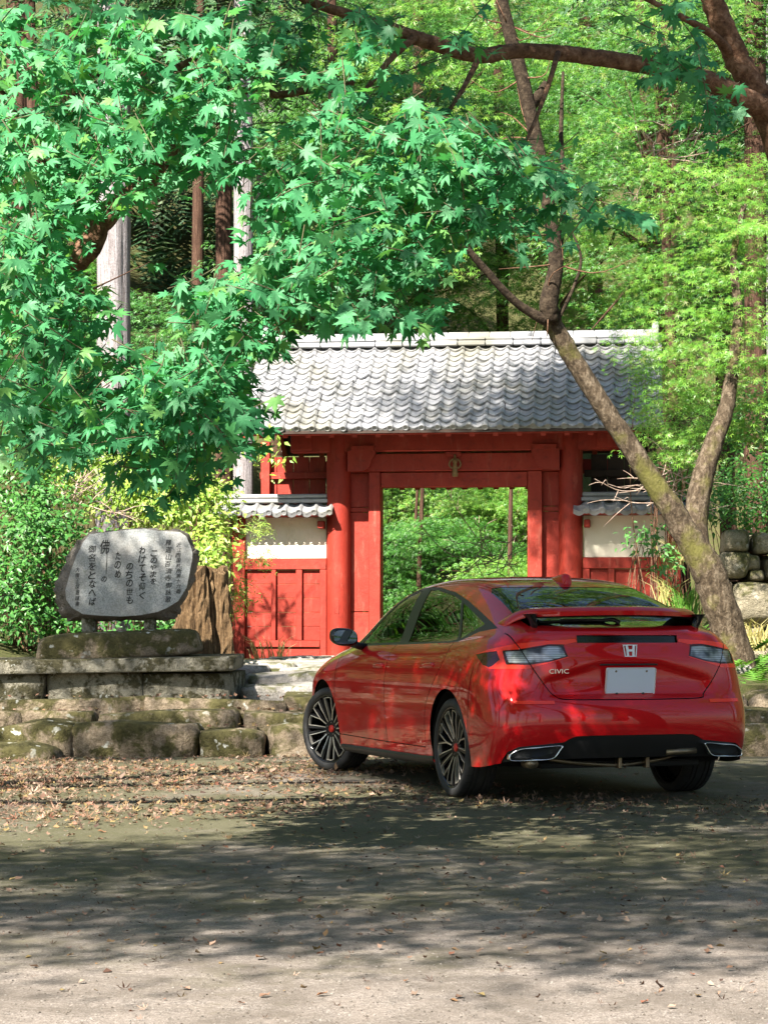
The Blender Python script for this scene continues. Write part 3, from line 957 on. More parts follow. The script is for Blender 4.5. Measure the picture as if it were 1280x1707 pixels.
def stone_mat(name, base, light, moss, lichen=.5, moss_lo=.48, scale=1.0):
    t = NT(name)
    g = t.n('ShaderNodeNewGeometry')
    oi = t.n('ShaderNodeObjectInfo')
    p = t.pos((scale,) * 3)
    n1 = t.noise(p, 4.5, 7, .68, .3); n2 = t.noise(p, 26, 5, .7); n3 = t.noise(p, 1.7, 4, .6); n4 = t.noise(p, 90, 2, .6)
    col = t.mix(t.ramp(n2, [(.3, 0.0), (.7, 1.0)]), base, light)
    col = t.mix(t.math('MULTIPLY', oi.outputs['Random'], .45), col, tuple(x * .62 for x in base))
    col = t.mix(t.ramp(n4, [(.40, .35), (.58, 0.0)]), col, tuple(x * .35 for x in base))
    # moss prefers the upper faces
    nz = t.n('ShaderNodeSeparateXYZ'); t.l(g.outputs['Normal'], nz.inputs[0])
    up = t.math('MULTIPLY', nz.outputs['Z'], .10)
    mf = t.math('ADD', t.math('ADD', n1, up), t.math('MULTIPLY', t.math('SUBTRACT', n3, .5), .45))
    mc = t.ramp(n2, [(.3, tuple(x * .45 for x in moss)), (.7, moss)])
    col = t.mix(t.ramp(mf, [(moss_lo, 0.0), (moss_lo + .10, .92)]), col, mc)
    v = t.n('ShaderNodeTexVoronoi'); v.inputs['Scale'].default_value = 7.5 * scale; v.inputs['Randomness'].default_value = 1
    wp = t.n('ShaderNodeVectorMath', operation='ADD'); nn = t.n('ShaderNodeTexNoise'); nn.inputs['Scale'].default_value = 14
    t.l(p, nn.inputs['Vector']); sc = t.n('ShaderNodeVectorMath', operation='SCALE'); sc.inputs['Scale'].default_value = .16
    t.l(nn.outputs['Color'], sc.inputs[0]); t.l(p, wp.inputs[0]); t.l(sc.outputs[0], wp.inputs[1]); t.l(wp.outputs[0], v.inputs['Vector'])
    lf = t.math('MULTIPLY', t.ramp(v.outputs['Distance'], [(.16, 1.0), (.26, 0.0)]), t.ramp(n3, [(.52 - .1 * lichen, 0.0), (.60, lichen)]))
    col = t.mix(lf, col, (.50, .51, .47))
    b = t.bsdf(col, .93, 0, .25)
    t.bump(b, t.math('ADD', t.math('MULTIPLY', n1, 1.4), t.math('ADD', n2, t.math('MULTIPLY', n4, .3))), .9, .03)
    return t.done(b)

ASPHALT = ground_mat()
SOIL = soil_mat()
STONE_STEP = stone_mat('mossy_step_stone', (.17, .13, .085), (.40, .325, .24), (.085, .08, .024), .9, .46)
STONE_PALE = stone_mat('pale_paving_stone', (.34, .31, .28), (.52, .49, .45), (.14, .14, .06), .5, .60)
STONE_SLAB = stone_mat('plinth_granite', (.27, .25, .19), (.48, .45, .37), (.075, .068, .03), .8, .45, 1.6)
STONE_WALL = stone_mat('dry_wall_stone', (.22, .19, .13), (.40, .36, .27), (.11, .11, .035), .6, .52, .8)

obj('ground', make_mesh('ground', [(-300, -300, 0), (300, -300, 0), (300, 300, 0), (-300, 300, 0)], [(0, 1, 2, 3)], ASPHALT))['kind'] = 'structure'

def wnoise(x, y, s=1.0):
    return (np.sin(x * 1.3 * s + 1.7) * np.cos(y * 1.1 * s - .6) + .5 * np.sin(x * 2.9 * s - y * 2.3 * s + .4) + .25 * np.sin(x * 5.3 * s + y * 4.7 * s))

def terrain_h(x, y):
    x = np.asarray(x, float); y = np.asarray(y, float)
    h = np.full(np.broadcast(x, y).shape, .69)
    h = h + np.clip(y - 36, 0, None) * .62
    lb = np.clip((-3.2 - x), 0, None) * .38 * np.clip((y - 21) / 2, 0, 1)
    rb = np.clip((x - 4.2), 0, None) * .45 * np.clip((y - 23.6) / 1.5, 0, 1)
    h = h + lb + rb
    h = h + wnoise(x, y, .6) * np.clip((y - 33) / 10, .0, .5)
    h = h - np.clip((x - 2.6) / .5, 0, 1) * np.clip((21.5 - y) / 1.5, 0, 1) * .12
    h = h - .62 * np.clip((21.2 - y) / .25, 0, 1) * ((x > -1.5) & (x < 2.9))
    return h

gx = np.concatenate([np.linspace(-60, -9, 18), np.linspace(-8, 10, 50), np.linspace(11, 60, 18)])
gy = np.concatenate([[19.45], np.linspace(19.5, 36, 40), np.linspace(37, 110, 50)])
XX, YY = np.meshgrid(gx, gy)
HH = terrain_h(XX, YY); HH[0, :] = -.2
V = np.stack([XX, YY, HH], -1).reshape(-1, 3); nxg = len(gx)
ii = (np.arange(len(gy) - 1)[:, None] * nxg + np.arange(nxg - 1)[None]).ravel()
obj('terrace_and_hillside', fast_mesh('hill', V, np.stack([ii, ii + 1, ii + nxg + 1, ii + nxg], 1), SOIL, True))['kind'] = 'structure'

# ---- stones
def cube_grid(n):
    V = {}; F = []
    def vid(p):
        k = tuple(int(round(c * 1000)) for c in p)
        if k not in V: V[k] = (len(V), p)
        return V[k][0]
    L = np.linspace(-1, 1, n + 1)
    for ax in range(3):
        for s in (-1, 1):
            for i in range(n):
                for j in range(n):
                    q = []
                    for a, b in ((i, j), (i + 1, j), (i + 1, j + 1), (i, j + 1)):
                        p = [0, 0, 0]; p[ax] = s; p[(ax + 1) % 3] = L[a]; p[(ax + 2) % 3] = L[b]
                        q.append(vid(p))
                    F.append(q if s > 0 else q[::-1])
    P = np.array([v[1] for v in sorted(V.values(), key=lambda t: t[0])])
    return P, F
CG = {n: cube_grid(n) for n in (4, 5, 6, 8)}

def stone_mesh(name, lo, hi, mat, rough=.03, m=7.0, n=5, seed=None, taper=0.0):
    """A rounded, uneven block filling the box lo..hi."""
    r_ = np.random.default_rng(rng.integers(1 << 30) if seed is None else seed)
    P, F = CG[n]
    lo = np.array(lo, float); hi = np.array(hi, float)
    nrm = (np.abs(P) ** m).sum(1) ** (1 / m)
    Q = P / nrm[:, None]
    half = (hi - lo) / 2; cen = (hi + lo) / 2
    W = Q * half
    tp = 1 - taper * (Q[:, 2:3] + 1) / 2
    W[:, :2] *= tp
    D = np.zeros(len(P))
    for k in range(6):
        fr = r_.normal(0, 1, 3) * (3 + 3.2 * k) / max(half.max(), .15) * .28
        D += np.sin(W @ fr + r_.uniform(0, 6.3)) / (1 + .6 * k)
    nv = Q / np.linalg.norm(Q, axis=1)[:, None]
    W = W + nv * (D * rough * .45)[:, None]
    # slight random shear so that faces are not square to the axes
    sh = r_.normal(0, .05, (3, 3)); W = W + (Q * half) @ sh * np.array([1, 1, .6])
    return make_mesh(name, W + cen, F, mat, True)

steps = thing('stone_steps', 'mossy stone steps of rough blocks running across below the gate', 'steps', (0, 18.2, 0))
OFF = np.array((0, 18.2, 0))
def put_stone(name, lo, hi, mat, parent, off, **kw):
    return obj(name, stone_mesh(name, np.array(lo, float) - off, np.array(hi, float) - off, mat, **kw), parent)

def step_row(x0, x1, y0, y1, z0, z1, wmin, wmax, mat, rough=.03, m=7):
    x = x0
    while x < x1:
        w = min(rng.uniform(wmin, wmax), x1 - x + .2)
        dz = rng.uniform(-.018, .018); dy = rng.uniform(-.05, .03)
        put_stone('step_stone', (x, y0 + dy, z0), (x + w + .004, y1 + dy, z1 + dz), mat, steps, OFF, rough=rough, m=m)
        x += w
step_row(-4.2, 4.3, 18.15, 18.75, -.10, .250, .45, 1.15, STONE_STEP, .06, 9)
step_row(-4.2, 4.3, 18.55, 19.15, .10, .370, .6, 1.4, STONE_STEP, .035, 20)
step_row(-4.2, 2.7, 18.95, 19.60, .25, .474, .6, 1.4, STONE_STEP, .03, 20)
step_row(-1.30, 2.9, 19.62, 20.4, .35, .590, .45, .8, STONE_PALE, .03, 7)
step_row(-1.35, 2.9, 20.25, 21.1, .45, .692, .45, .9, STONE_PALE, .035, 6)
step_row(2.7, 4.6, 18.95, 19.6, .22, .50, .4, .7, STONE_STEP, .05, 5)
# flat irregular paving between the top step and the gate
paving = thing('stone_paving', 'sunlit pale flat stones paving the terrace before the gate', 'paving', (0, 21, .7))
yy = 20.95
while yy < 27.2:
    d = rng.uniform(.5, .9); xx = -1.5 + rng.uniform(-.2, .2)
    while xx < 3.2:
        w = rng.uniform(.5, 1.0)
        put_stone('paving_stone', (xx, yy, .60), (xx + w - .04, yy + d - .05, .71 + rng.uniform(-.006, .03)), STONE_PALE, paving, np.array((0, 21, .7)), rough=.02, m=8, n=4)
        xx += w
    yy += d
# big loose rock at the far left end
o = obj('boulder', stone_mesh('boulder', (-3.5, 17.75, -.12), (-2.72, 18.2, .13), STONE_STEP, rough=.06, m=4, n=6))
tag(o, 'low mossy boulder lying before the left end of the steps', 'boulder')

# ---- plinth under the monument
pl = thing('stone_plinth', 'long grey granite plinth with overhanging cap carrying the inscribed monument', 'plinth', (-2.4, 19.3, .45))
POFF = np.array((-2.4, 19.3, .45))
for a, b in ((-7.0, -4.2), (-4.2, -1.30)):
    put_stone('cap_slab', (a, 19.22, .690), (b + .0, 20.4, .826), STONE_SLAB, pl, POFF, rough=.008, m=70, n=8, seed=int(-a * 10))
for a, b in ((-6.0, -4.2), (-4.2, -3.05), (-3.06, -2.15), (-2.16, -1.352)):
    put_stone('base_block', (a, 19.31, .40), (b, 20.3, .693), STONE_SLAB, pl, POFF, rough=.008, m=60, n=6, seed=int(-a * 10))

# ---- monument
def stele_mat():
    t = NT('polished_monument_granite')
    p = t.pos()
    n1 = t.noise(p, 95, 4, .75); n2 = t.noise(p, 3.0, 5, .6); n3 = t.noise(p, 11, 5, .65)
    c = t.ramp(n1, [(.28, (.12, .13, .13)), (.5, (.31, .33, .335)), (.75, (.52, .54, .55))])
    c = t.mix(t.ramp(n2, [(.42, 0.0), (.68, .55)]), c, (.33, .30, .27))
    c = t.mix(t.ramp(n3, [(.55, 0.0), (.72, .4)]), c, (.16, .17, .12))
    b = t.bsdf(c, .62, 0, .4)
    t.bump(b, n1, .5, .004)
    return t.done(b)
STELE_FACE = stele_mat()
STELE_ROUGH = stone_mat('rough_monument_rim', (.16, .14, .12), (.30, .27, .24), (.09, .085, .06), .3, .58, 2)
INK = plain('black_inlay_paint', (.012, .012, .012), .7)

D_ST = 19.72
outer = [(45, 560), (60, 470), (130, 290), (230, 160), (330, 85), (480, 75), (640, 55), (790, 45), (900, 62), (1100, 70), (1150, 110), (1190, 200), (1238, 235), (1225, 300), (1190, 460), (1110, 640), (1060, 760), (1020, 800), (900, 806), (650, 812), (400, 815), (150, 810), (80, 780), (55, 680)]
inner = [(145, 560), (190, 400), (240, 270), (292, 165), (345, 100), (480, 84), (640, 66), (790, 55), (900, 72), (1085, 82), (1135, 118), (1172, 200), (1188, 250), (1185, 310), (1140, 540), (1070, 650), (980, 705), (900, 738), (760, 765), (600, 776), (420, 768), (290, 757), (200, 705), (152, 640)]
def st_loc(q):
    w = at(80 + q[0] * .203125, 870 + q[1] * .203125, D_ST); return (w.x + 2.38, w.z - 1.06)
def dense(loop, n=96):
    L = np.array([st_loc(q) for q in loop]); L = np.vstack([L, L[:1]])
    s = np.r_[0, np.cumsum(np.linalg.norm(np.diff(L, axis=0), axis=1))]
    P = np.stack([np.interp(np.linspace(0, s[-1], n + 1)[:-1], s, L[:, k]) for k in (0, 1)], 1)
    for _ in range(1): P = .5 * P + .25 * (np.roll(P, 1, 0) + np.roll(P, -1, 0))
    return P
Pi = np.array([st_loc(q) for q in inner]); Po = np.array([st_loc(q) for q in outer])
def pair_dense(A, B, k=4):
    out = []
    for L in (A, B):
        n = len(L)
        t = np.arange(n * k) / k; i = t.astype(int) % n; u = (t - t.astype(int))[:, None]
        out.append(L[i] * (1 - u) + L[(i + 1) % n] * u)
    return out
Pi, Po = pair_dense(Pi, Po)
r_ = np.random.default_rng(5); nS = len(Pi)
jit = lambda s: r_.normal(0, s, nS)
rings = [(Pi, 0.0, 0), (Pi * 1.0 + (Po - Pi) * .12, .012, .002), (Pi + (Po - Pi) * .55, .055, .008), (Po, .13, .009), (Po * .99 + Po.mean(0) * .01, .22, .009), (Po * .93 + Po.mean(0) * .07, .29, .008)]
V = []; F = []
for k, (L, yv, s) in enumerate(rings):
    a, b, c = jit(s), jit(s), jit(s)
    for q in range(nS): V.append((L[q][0] + a[q], yv + b[q], L[q][1] + c[q]))
for k in range(len(rings) - 1):
    for q in range(nS):
        q2 = (q + 1) % nS
        F.append((k * nS + q, k * nS + q2, (k + 1) * nS + q2, (k + 1) * nS + q))
F.append(tuple(range((len(rings) - 1) * nS, len(rings) * nS)))
mon = thing('stone_monument', 'grey upright monument stone with black brushed Japanese inscription on a plinth', 'monument', (-2.38, D_ST, 1.06))
bmx = bmesh.new(); bmx.from_mesh(make_mesh('r', V, F))
obj('rough_stone', bm_mesh('rough_stone', bmx, STELE_ROUGH, angle=35), mon)
obj('polished_face', make_mesh('polished_face', [(a, 0, b) for a, b in Pi], [tuple(range(nS - 1, -1, -1))], STELE_FACE), mon)
for px_ in (138, 239):
    a = at(px_, 1052, D_ST + .06); b = at(px_ + 20, 1030, D_ST + .06)
    put_stone('support_block', (a.x, D_ST + .06, 1.055), (b.x, D_ST + .24, 1.19), STONE_SLAB, mon, np.array((-2.38, D_ST, 1.06)), rough=.006, m=14, n=4)
# inscription columns: text, centre x, top y, bottom y (in the enlarged view), glyph width
cols_txt = [('近江西国札所第十六番', 1075, 168, 590, 52), ('釋迦山百済寺御詠歌', 990, 140, 665, 62), ('このやまを', 868, 230, 515, 62), ('わけてそ仰く', 775, 195, 640, 66), ('のちの世も', 672, 330, 675, 66),
            ('たのめ', 578, 240, 465, 62), ('佛', 470, 140, 270, 104), ('丨', 484, 236, 440, 16), ('の', 462, 445, 495, 54), ('御名をとなへば', 365, 185, 690, 74), ('大僧正探題謹書', 245, 368, 695, 40)]
for txt, cx, y0, y1, gw in cols_txt:
    allv = []; allf = []
    n = len(txt); hh = (y1 - y0) / n
    for i, ch in enumerate(txt):
        me = text_mesh(ch, 1.0, 0.0, 1.0, offset=(.004 if ord(ch) > 0x3100 else .016), shear=.18)
        co = np.array([v.co for v in me.vertices])
        if len(co) == 0: continue
        mn, mx = co.min(0), co.max(0); sz = np.maximum(mx - mn, .2)
        wv = gw * rng.uniform(.72, .95); ccx = cx + rng.uniform(-4, 4)
        cy = y0 + hh * (i + .5); ghh = hh * rng.uniform(.80, .93)
        for c in co:
            u = (c[0] - mn[0]) / sz[0] - .5; v = (c[1] - mn[1]) / sz[1] - .5
            lx, lz = st_loc((ccx + u * wv, cy - v * ghh))
            allv.append((lx, -.003, lz))
        o0 = len(allv) - len(co)
        allf += [tuple(k + o0 for k in p.vertices) for p in me.polygons]
    obj('inscription_column', make_mesh('inscription_column', allv, allf, INK), mon)
base_rock = obj('base_rock', stone_mesh('base_rock', (-3.22, 19.5, .805), (-1.66, 20.15, 1.066), STONE_STEP, rough=.022, m=6, n=8, seed=3, taper=.07))
tag(base_rock, 'long flat-topped mossy rock between the monument and the plinth', 'rock')

# ---- rotten stump beside the monument
def bark_mat(name, c1, c2, c3, vs=(9, 9, 1.1), bs=.8, moss=None, moss_lo=.52):
    t = NT(name)
    p = t.pos(vs); w = t.pos()
    n1 = t.noise(p, 3.2, 6, .7, .4); n2 = t.noise(w, 2.2, 4, .6); n3 = t.noise(w, 40, 3, .7)
    c = t.ramp(n1, [(.3, c1), (.5, c2), (.72, c3)])
    c = t.mix(t.ramp(n3, [(.35, .4), (.6, 0.0)]), c, tuple(x * .4 for x in c1))
    if moss: c = t.mix(t.ramp(n2, [(moss_lo, 0.0), (moss_lo + .14, .85)]), c, moss)
    b = t.bsdf(c, .92, 0, .2)
    t.bump(b, t.math('ADD', n1, t.math('MULTIPLY', n3, .2)), bs, .03)
    return t.done(b)
STUMP = bark_mat('peeling_stump_wood', (.035, .022, .012), (.15, .092, .045), (.30, .21, .12), (16, 16, 1.3), 1.0)
V = []; F = []; nk = 56; nh = 14
r_ = np.random.default_rng(11); ph = r_.uniform(0, 6.3, 8); gr = r_.normal(0, 1, nk)
for j in range(nh):
    z = j / (nh - 1)
    for k in range(nk):
        a = 2 * math.pi * k / nk
        rr = .30 * (1 - .26 * z) + .045 * math.sin(3 * a + ph[0] + z) + .03 * math.sin(7 * a + ph[1] + 2 * z) + .018 * gr[k] + .012 * r_.normal()
        V.append((rr * math.cos(a) - .03 * z, rr * math.sin(a), z * 1.05 + .05 * math.sin(a * 5 + 1) * z))
for j in range(nh - 1):
    for k in range(nk):
        k2 = (k + 1) % nk
        F.append((j * nk + k, j * nk + k2, (j + 1) * nk + k2, (j + 1) * nk + k))
F.append(tuple(range((nh - 1) * nk, nh * nk)))
o = obj('tree_stump', make_mesh('tree_stump', V, F, STUMP, False), None, (-1.80, 21.2, .62))
tag(o, 'splintery orange-brown rotten tree stump right of the monument', 'stump')

# ---- dry stone wall at the right
dw = thing('dry_stone_wall', 'dry stone retaining wall of big pale blocks right of the maple', 'stone wall', (4.6, 24, .6))
DOFF = np.array((4.6, 24, .6))
def zw(x, y): return at(1000 + x * .3867, 600 + y * .3867, 24.0)
wall_st = [(535, 730, 648, 836), (652, 740, 770, 842), (772, 735, 900, 850), (518, 836, 632, 946), (636, 846, 690, 905), (636, 908, 690, 950), (692, 848, 800, 956), (800, 855, 930, 960),
           (500, 950, 560, 1040), (562, 955, 735, 1128), (738, 962, 860, 1120), (480, 1045, 560, 1130), (470, 1135, 600, 1230), (604, 1132, 720, 1240), (722, 1126, 850, 1235), (500, 1235, 640, 1330), (642, 1245, 800, 1340)]
for x0, y0, x1, y1 in wall_st:
    a = zw(x0, y1); b = zw(x1, y0); dy = rng.uniform(-.06, .06)
    put_stone('wall_stone', (a.x, 23.85 + dy, a.z), (b.x, 24.6, b.z), STONE_WALL, dw, DOFF, rough=.05, m=5.5, n=6)
# ================================================================== gate
def red_mat():
    t = NT('vermilion_painted_wood')
    p = t.tex('Object')
    oi = t.n('ShaderNodeObjectInfo')
    mp = t.n('ShaderNodeMapping'); mp.inputs['Scale'].default_value = (2, 12, 2)
    t.l(p, mp.inputs['Vector'])
    n1 = t.noise(mp.outputs[0], 6, 5, .65, .5); n2 = t.noise(p, 2.2, 5, .6); n3 = t.noise(p, 70, 3, .6)
    c = t.ramp(n2, [(.3, (.23, .019, .010)), (.6, (.31, .030, .016)), (.8, (.36, .060, .040))])
    c = t.mix(t.math('MULTIPLY', oi.outputs['Random'], .30), c, (.24, .016, .009))
    c = t.mix(t.ramp(n1, [(.52, 0.0), (.70, .6)]), c, (.13, .012, .008))
    n5 = t.noise(t.tex('Object', (3, 3, .5)), 4, 6, .7)
    c = t.mix(t.ramp(n5, [(.56, 0.0), (.74, .55)]), c, (.42, .13, .09))
    c = t.mix(t.ramp(n3, [(.66, 0.0), (.78, .45)]), c, (.40, .17, .13))
    b = t.bsdf(c, .62, 0, .35)
    t.bump(b, t.math('ADD', n1, t.math('MULTIPLY', n3, .4)), .6, .008)
    return t.done(b)
RED = red_mat()
def tile_mat():
    t = NT('grey_roof_tile')
    oi = t.n('ShaderNodeObjectInfo'); p = t.pos()
    n1 = t.noise(p, 9, 5, .65); n2 = t.noise(p, 60, 3, .6); n3 = t.noise(p, 1.3, 4)
    c = t.ramp(oi.outputs['Random'], [(0, (.22, .225, .245)), (.5, (.28, .285, .305)), (1, (.345, .345, .36))])
    c = t.mix(t.ramp(n1, [(.45, 0.0), (.75, .5)]), c, (.14, .14, .13))
    c = t.mix(t.ramp(n3, [(.46, 0.0), (.66, .6)]), c, (.15, .14, .085))
    c = t.mix(t.ramp(n2, [(.62, 0.0), (.75, .4)]), c, (.42, .42, .40))
    b = t.bsdf(c, .50, 0, .45)
    t.bump(b, n2, .25, .003)
    return t.done(b)
TILE = tile_mat()
PLASTER = (lambda t: t.done((lambda b: (t.bump(b, t.noise(t.pos(), 40, 4), .2, .004), b)[1])(t.bsdf(t.mix(t.ramp(t.noise(t.pos(), 2.5, 6, .65), [(.4, 0.0), (.75, .5)]), (.78, .72, .60), (.60, .54, .42)), .85, 0, .2))))(NT('cream_plaster'))
DARKWOOD = plain('dark_wood', (.035, .02, .014), .8, bump=(30, .3, .01), var=.4)
GOLD = plain('old_straw_rope', (.22, .14, .06), .8, bump=(120, .5, .01), var=.3, vscale=40)

G0 = (.917, 28.0, .70); GA = R(-6.5)
gate = thing('temple_gate', 'vermilion wooden temple gate with grey tiled gable roof behind the car', 'gate', G0, GA)
PX = 1.525
def cyl(name, x, y, z0, z1, r, mat, parent, seg=28):
    V, F = tube([(x, y, z0), (x, y, z0 + .02), (x, y, z1 - .02), (x, y, z1)], [r * .985, r, r, r * .985], seg)
    me = make_mesh(name, V, F, mat, True); me.set_sharp_from_angle(angle=R(50))
    return obj(name, me, parent)
for s in (-1, 1):
    p = cyl('pillar', s * PX, 0, 0, 3.05, .157, RED, gate)
    # mortise patches let into the front of the pillar
    for zc, h in ((2.02 + .03, .17), (.58, .20)):
        box('inset_patch', s * PX - .03, s * PX + .028, -.1605, -.12, zc, zc + h, RED, p, .003)
    box('pillar_foot', s * PX - .24, s * PX + .24, -.24, .24, -.12, .03, STONE_PALE, gate, .03)
    box('rear_pillar', s * PX - .11, s * PX + .11, 1.55, 1.77, 0, 2.9, RED, gate, .012)
    box('door_post', *( (-1.12, -.965) if s < 0 else (.965, 1.155)), -.06, .20, 0, 2.446, RED, gate, .008)
    xa, xb = ((-1.375, -1.122) if s < 0 else (1.157, 1.372))
    for z0, z1, yy in ((.03, .60, .06), (.612, 1.92, .065), (1.99, 2.44, .07)):
        box('side_board', xa, xb, yy, yy + .05, z0, z1, RED, gate, .004)
    box('side_rail', xa, xb, .05, .12, 1.925, 1.985, RED, gate, .004)
    # tie beams from the front to the rear pillar
    for z0 in (.45, 1.45, 2.35):
        box('tie_beam', s * PX - .05, s * PX + .05, .158, 1.549, z0, z0 + .16, RED, gate, .006)
    # door leaf folded back
    box('door_leaf', s * 1.09 - .03, s * 1.09 + .03, .21, 1.12, .06, 2.36, RED, gate, .006)
box('door_head', -.962, .962, -.035, .16, 2.243, 2.437, RED, gate, .006)
box('lintel', -1.37, 1.37, -.085, .12, 2.449, 2.682, RED, gate, .008)
box('main_beam', -2.15, 2.15, -.12, .12, 2.708, 2.952, RED, gate, .008)
box('threshold', -1.37, 1.37, -.05, .15, -.02, .07, RED, gate, .008)
box('rear_beam', -2.15, 2.15, 1.56, 1.76, 2.52, 2.72, RED, gate, .008)
for k in range(9):
    xk = -.88 + .22 * k
    box('rear_rafter_end', xk - .035, xk + .035, 1.80, 1.90, 2.33, 2.46, RED, gate, .004)
box('rear_rail', -1.41, 1.41, 1.60, 1.72, 2.40, 2.50, RED, gate, .005)
# carved brackets between pillar and lintel
def zg(x, y): return ((370 + x / 2.893 - 757.5) / 127.0, .4 + (1046 - (530 + y / 2.893)) / 127.0)
brk = [zg(*q) for q in ((612, 741), (690, 738), (712, 726), (724, 706), (727, 688), (742, 668), (747, 648), (745, 640), (612, 640))]
blk = [zg(*q) for q in ((630, 640), (738, 640), (745, 618), (628, 618))]
for s in (-1, 1):
    for nm, lp, y0, y1 in (('carved_bracket', brk, -.17, -.088), ('bearing_block', blk, -.18, -.122)):
        V = [(-s * x if s > 0 else x, y, z) for y in (y0, y1) for x, z in lp]; n = len(lp)
        F = [tuple(range(n)), tuple(range(2 * n - 1, n - 1, -1))] + [(i, (i + 1) % n, n + (i + 1) % n, n + i) for i in range(n)]
        bmx = bmesh.new(); bmx.from_mesh(make_mesh('b', V, F))
        bmesh.ops.recalc_face_normals(bmx, faces=bmx.faces)
        obj(nm, bm_mesh(nm, bmx, RED), gate)
    box('beam_nose', s * 2.0 - .14, s * 2.0 + .14, -.155, -.123, 2.73, 2.93, RED, gate, .01)
    # boarded upper side under the gable
    for k in range(4):
        xk = s * (1.78 + .22 * k)
        box('gable_board', min(xk, xk + s * .212), max(xk, xk + s * .212), .55, .59, 1.98, 2.70, DARKWOOD if s > 0 else RED, gate, .004)  # right-hand boards near-black, left-hand ones vermilion
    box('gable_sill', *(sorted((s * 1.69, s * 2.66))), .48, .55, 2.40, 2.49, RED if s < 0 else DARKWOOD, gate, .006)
    box('gable_foot_rail', *(sorted((s * 1.69, s * 2.66))), .48, .55, 1.90, 1.975, RED, gate, .006)
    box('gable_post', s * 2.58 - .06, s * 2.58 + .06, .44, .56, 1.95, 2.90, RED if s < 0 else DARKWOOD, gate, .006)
box('centre_block', -.10, .10, -.13, -.09, 2.63, 2.70, RED, gate, .006)

# ---- roof
EY, EZ = -.95, 2.935        # eave line (underside of tiles)
RY, RZ = .80, 4.215         # ridge line
SL = math.hypot(RY - EY, RZ - EZ); SA = math.atan2(RZ - EZ, RY - EY)
roof = bpy.data.objects.new('roof', make_mesh('roof', [(-2.66, EY, EZ - .03), (2.66, EY, EZ - .03), (2.66, RY, RZ - .03), (-2.66, RY, RZ - .03), (-2.66, 2 * RY - EY, EZ - .03), (2.66, 2 * RY - EY, EZ - .03),
        (-2.66, EY, EZ - .06), (2.66, EY, EZ - .06), (2.66, RY, RZ - .06), (-2.66, RY, RZ - .06), (-2.66, 2 * RY - EY, EZ - .06), (2.66, 2 * RY - EY, EZ - .06)],
        [(0, 1, 2, 3), (3, 2, 5, 4), (7, 6, 9, 8), (8, 9, 10, 11), (0, 6, 7, 1), (4, 5, 11, 10), (0, 3, 9, 6), (3, 4, 10, 9), (1, 7, 8, 2), (2, 8, 11, 5)], DARKWOOD))
link(roof, gate)
NC, NRW = 27, 15
TW = 5.41 / NC; TE = (SL - .02) / NRW

def tile_profile(u):     # u 0..1 across: broad pan then a roll
    u = np.asarray(u)
    pan = -.020 * np.sin(np.pi * np.clip(u / .68, 0, 1))
    roll = .030 * np.sin(np.pi * np.clip((u - .68) / .32, 0, 1)) ** .9
    return pan + roll
def tile_mesh(name, w, L, lift=.028, disc=False, seg=13):
    """One pantile: x across, y up the slope, z out of the slope."""
    U = np.linspace(-.02, 1.0, seg); x = U * w; z = tile_profile(np.clip(U, 0, 1))
    V = []; F = []
    for y, dz in ((0, lift - .024), (0, lift), (L * .5, lift * .55), (L * 1.16, 0)):
        for k in range(seg): V.append((x[k], y - (.010 * math.cos(2 * math.pi * (U[k] - .34) / .68) if y == 0 and U[k] < .68 else 0), z[k] + dz))
    for j in range(3):
        for k in range(seg - 1): F.append((j * seg + k, j * seg + k + 1, (j + 1) * seg + k + 1, (j + 1) * seg + k))
    if disc:
        o = len(V); n = 14; cx = w * .84
        for y, r in ((-.022, .030), (-.022, .041), (-.012, .044), (.03, .044)):
            for k in range(n):
                a = 2 * math.pi * k / n; V.append((cx + r * math.cos(a), y, .008 + lift * .3 + r * math.sin(a)))
        for j in range(3):
            for k in range(n): F.append((o + j * n + k, o + j * n + (k + 1) % n, o + (j + 1) * n + (k + 1) % n, o + (j + 1) * n + k))
        o2 = len(V)
        for k in range(n):
            a = 2 * math.pi * k / n; V.append((cx + .028 * math.cos(a), -.016, .008 + lift * .3 + .028 * math.sin(a)))
        F.append(tuple(o2 + k for k in range(n - 1, -1, -1)))
        for k in range(n): F.append((o + k, o + (k + 1) % n, o2 + (k + 1) % n, o2 + k))
        # hanging front lip
        o = len(V)
        for k in range(seg): V.append((x[k], -.006, z[k] + lift - .02)); V.append((x[k], -.006, z[k] + lift - .055 - .012 * math.sin(math.pi * min(U[k] / .68, 1))))
        for k in range(seg - 1): F.append((o + 2 * k, o + 2 * k + 1, o + 2 * k + 3, o + 2 * k + 2))
    me = make_mesh(name, V, F, TILE, True); me.set_sharp_from_angle(angle=R(45))
    return me
tmesh = tile_mesh('roof_tile', TW, TE); emesh = tile_mesh('eave_tile', TW, TE, disc=True)
left0 = []
def tile_matrix(i, j, rear=False):
    x = -2.705 + i * TW; s = j * TE
    if not rear: return Matrix.Translation((x, EY + math.cos(SA) * s, EZ + math.sin(SA) * s)) @ Matrix.Rotation(SA, 4, 'X')
    return Matrix.Translation((-x, 2 * RY - EY - math.cos(SA) * s, EZ + math.sin(SA) * s)) @ Matrix.Rotation(math.pi, 4, 'Z') @ Matrix.Rotation(SA, 4, 'X')
def joined(name, mats, src, parent):
    co = np.array([v.co for v in src.vertices]); fs = [tuple(p.vertices) for p in src.polygons]
    V = []; F = []
    for M in mats:
        A = np.array(M); o = len(V)
        V += [tuple(v) for v in co @ A[:3, :3].T + A[:3, 3]]
        F += [tuple(k + o for k in f) for f in fs]
    me = make_mesh(name, V, F, TILE, True); me.set_sharp_from_angle(angle=R(45))
    o = obj(name, me, parent); o['kind'] = 'stuff'; return o
rest = []
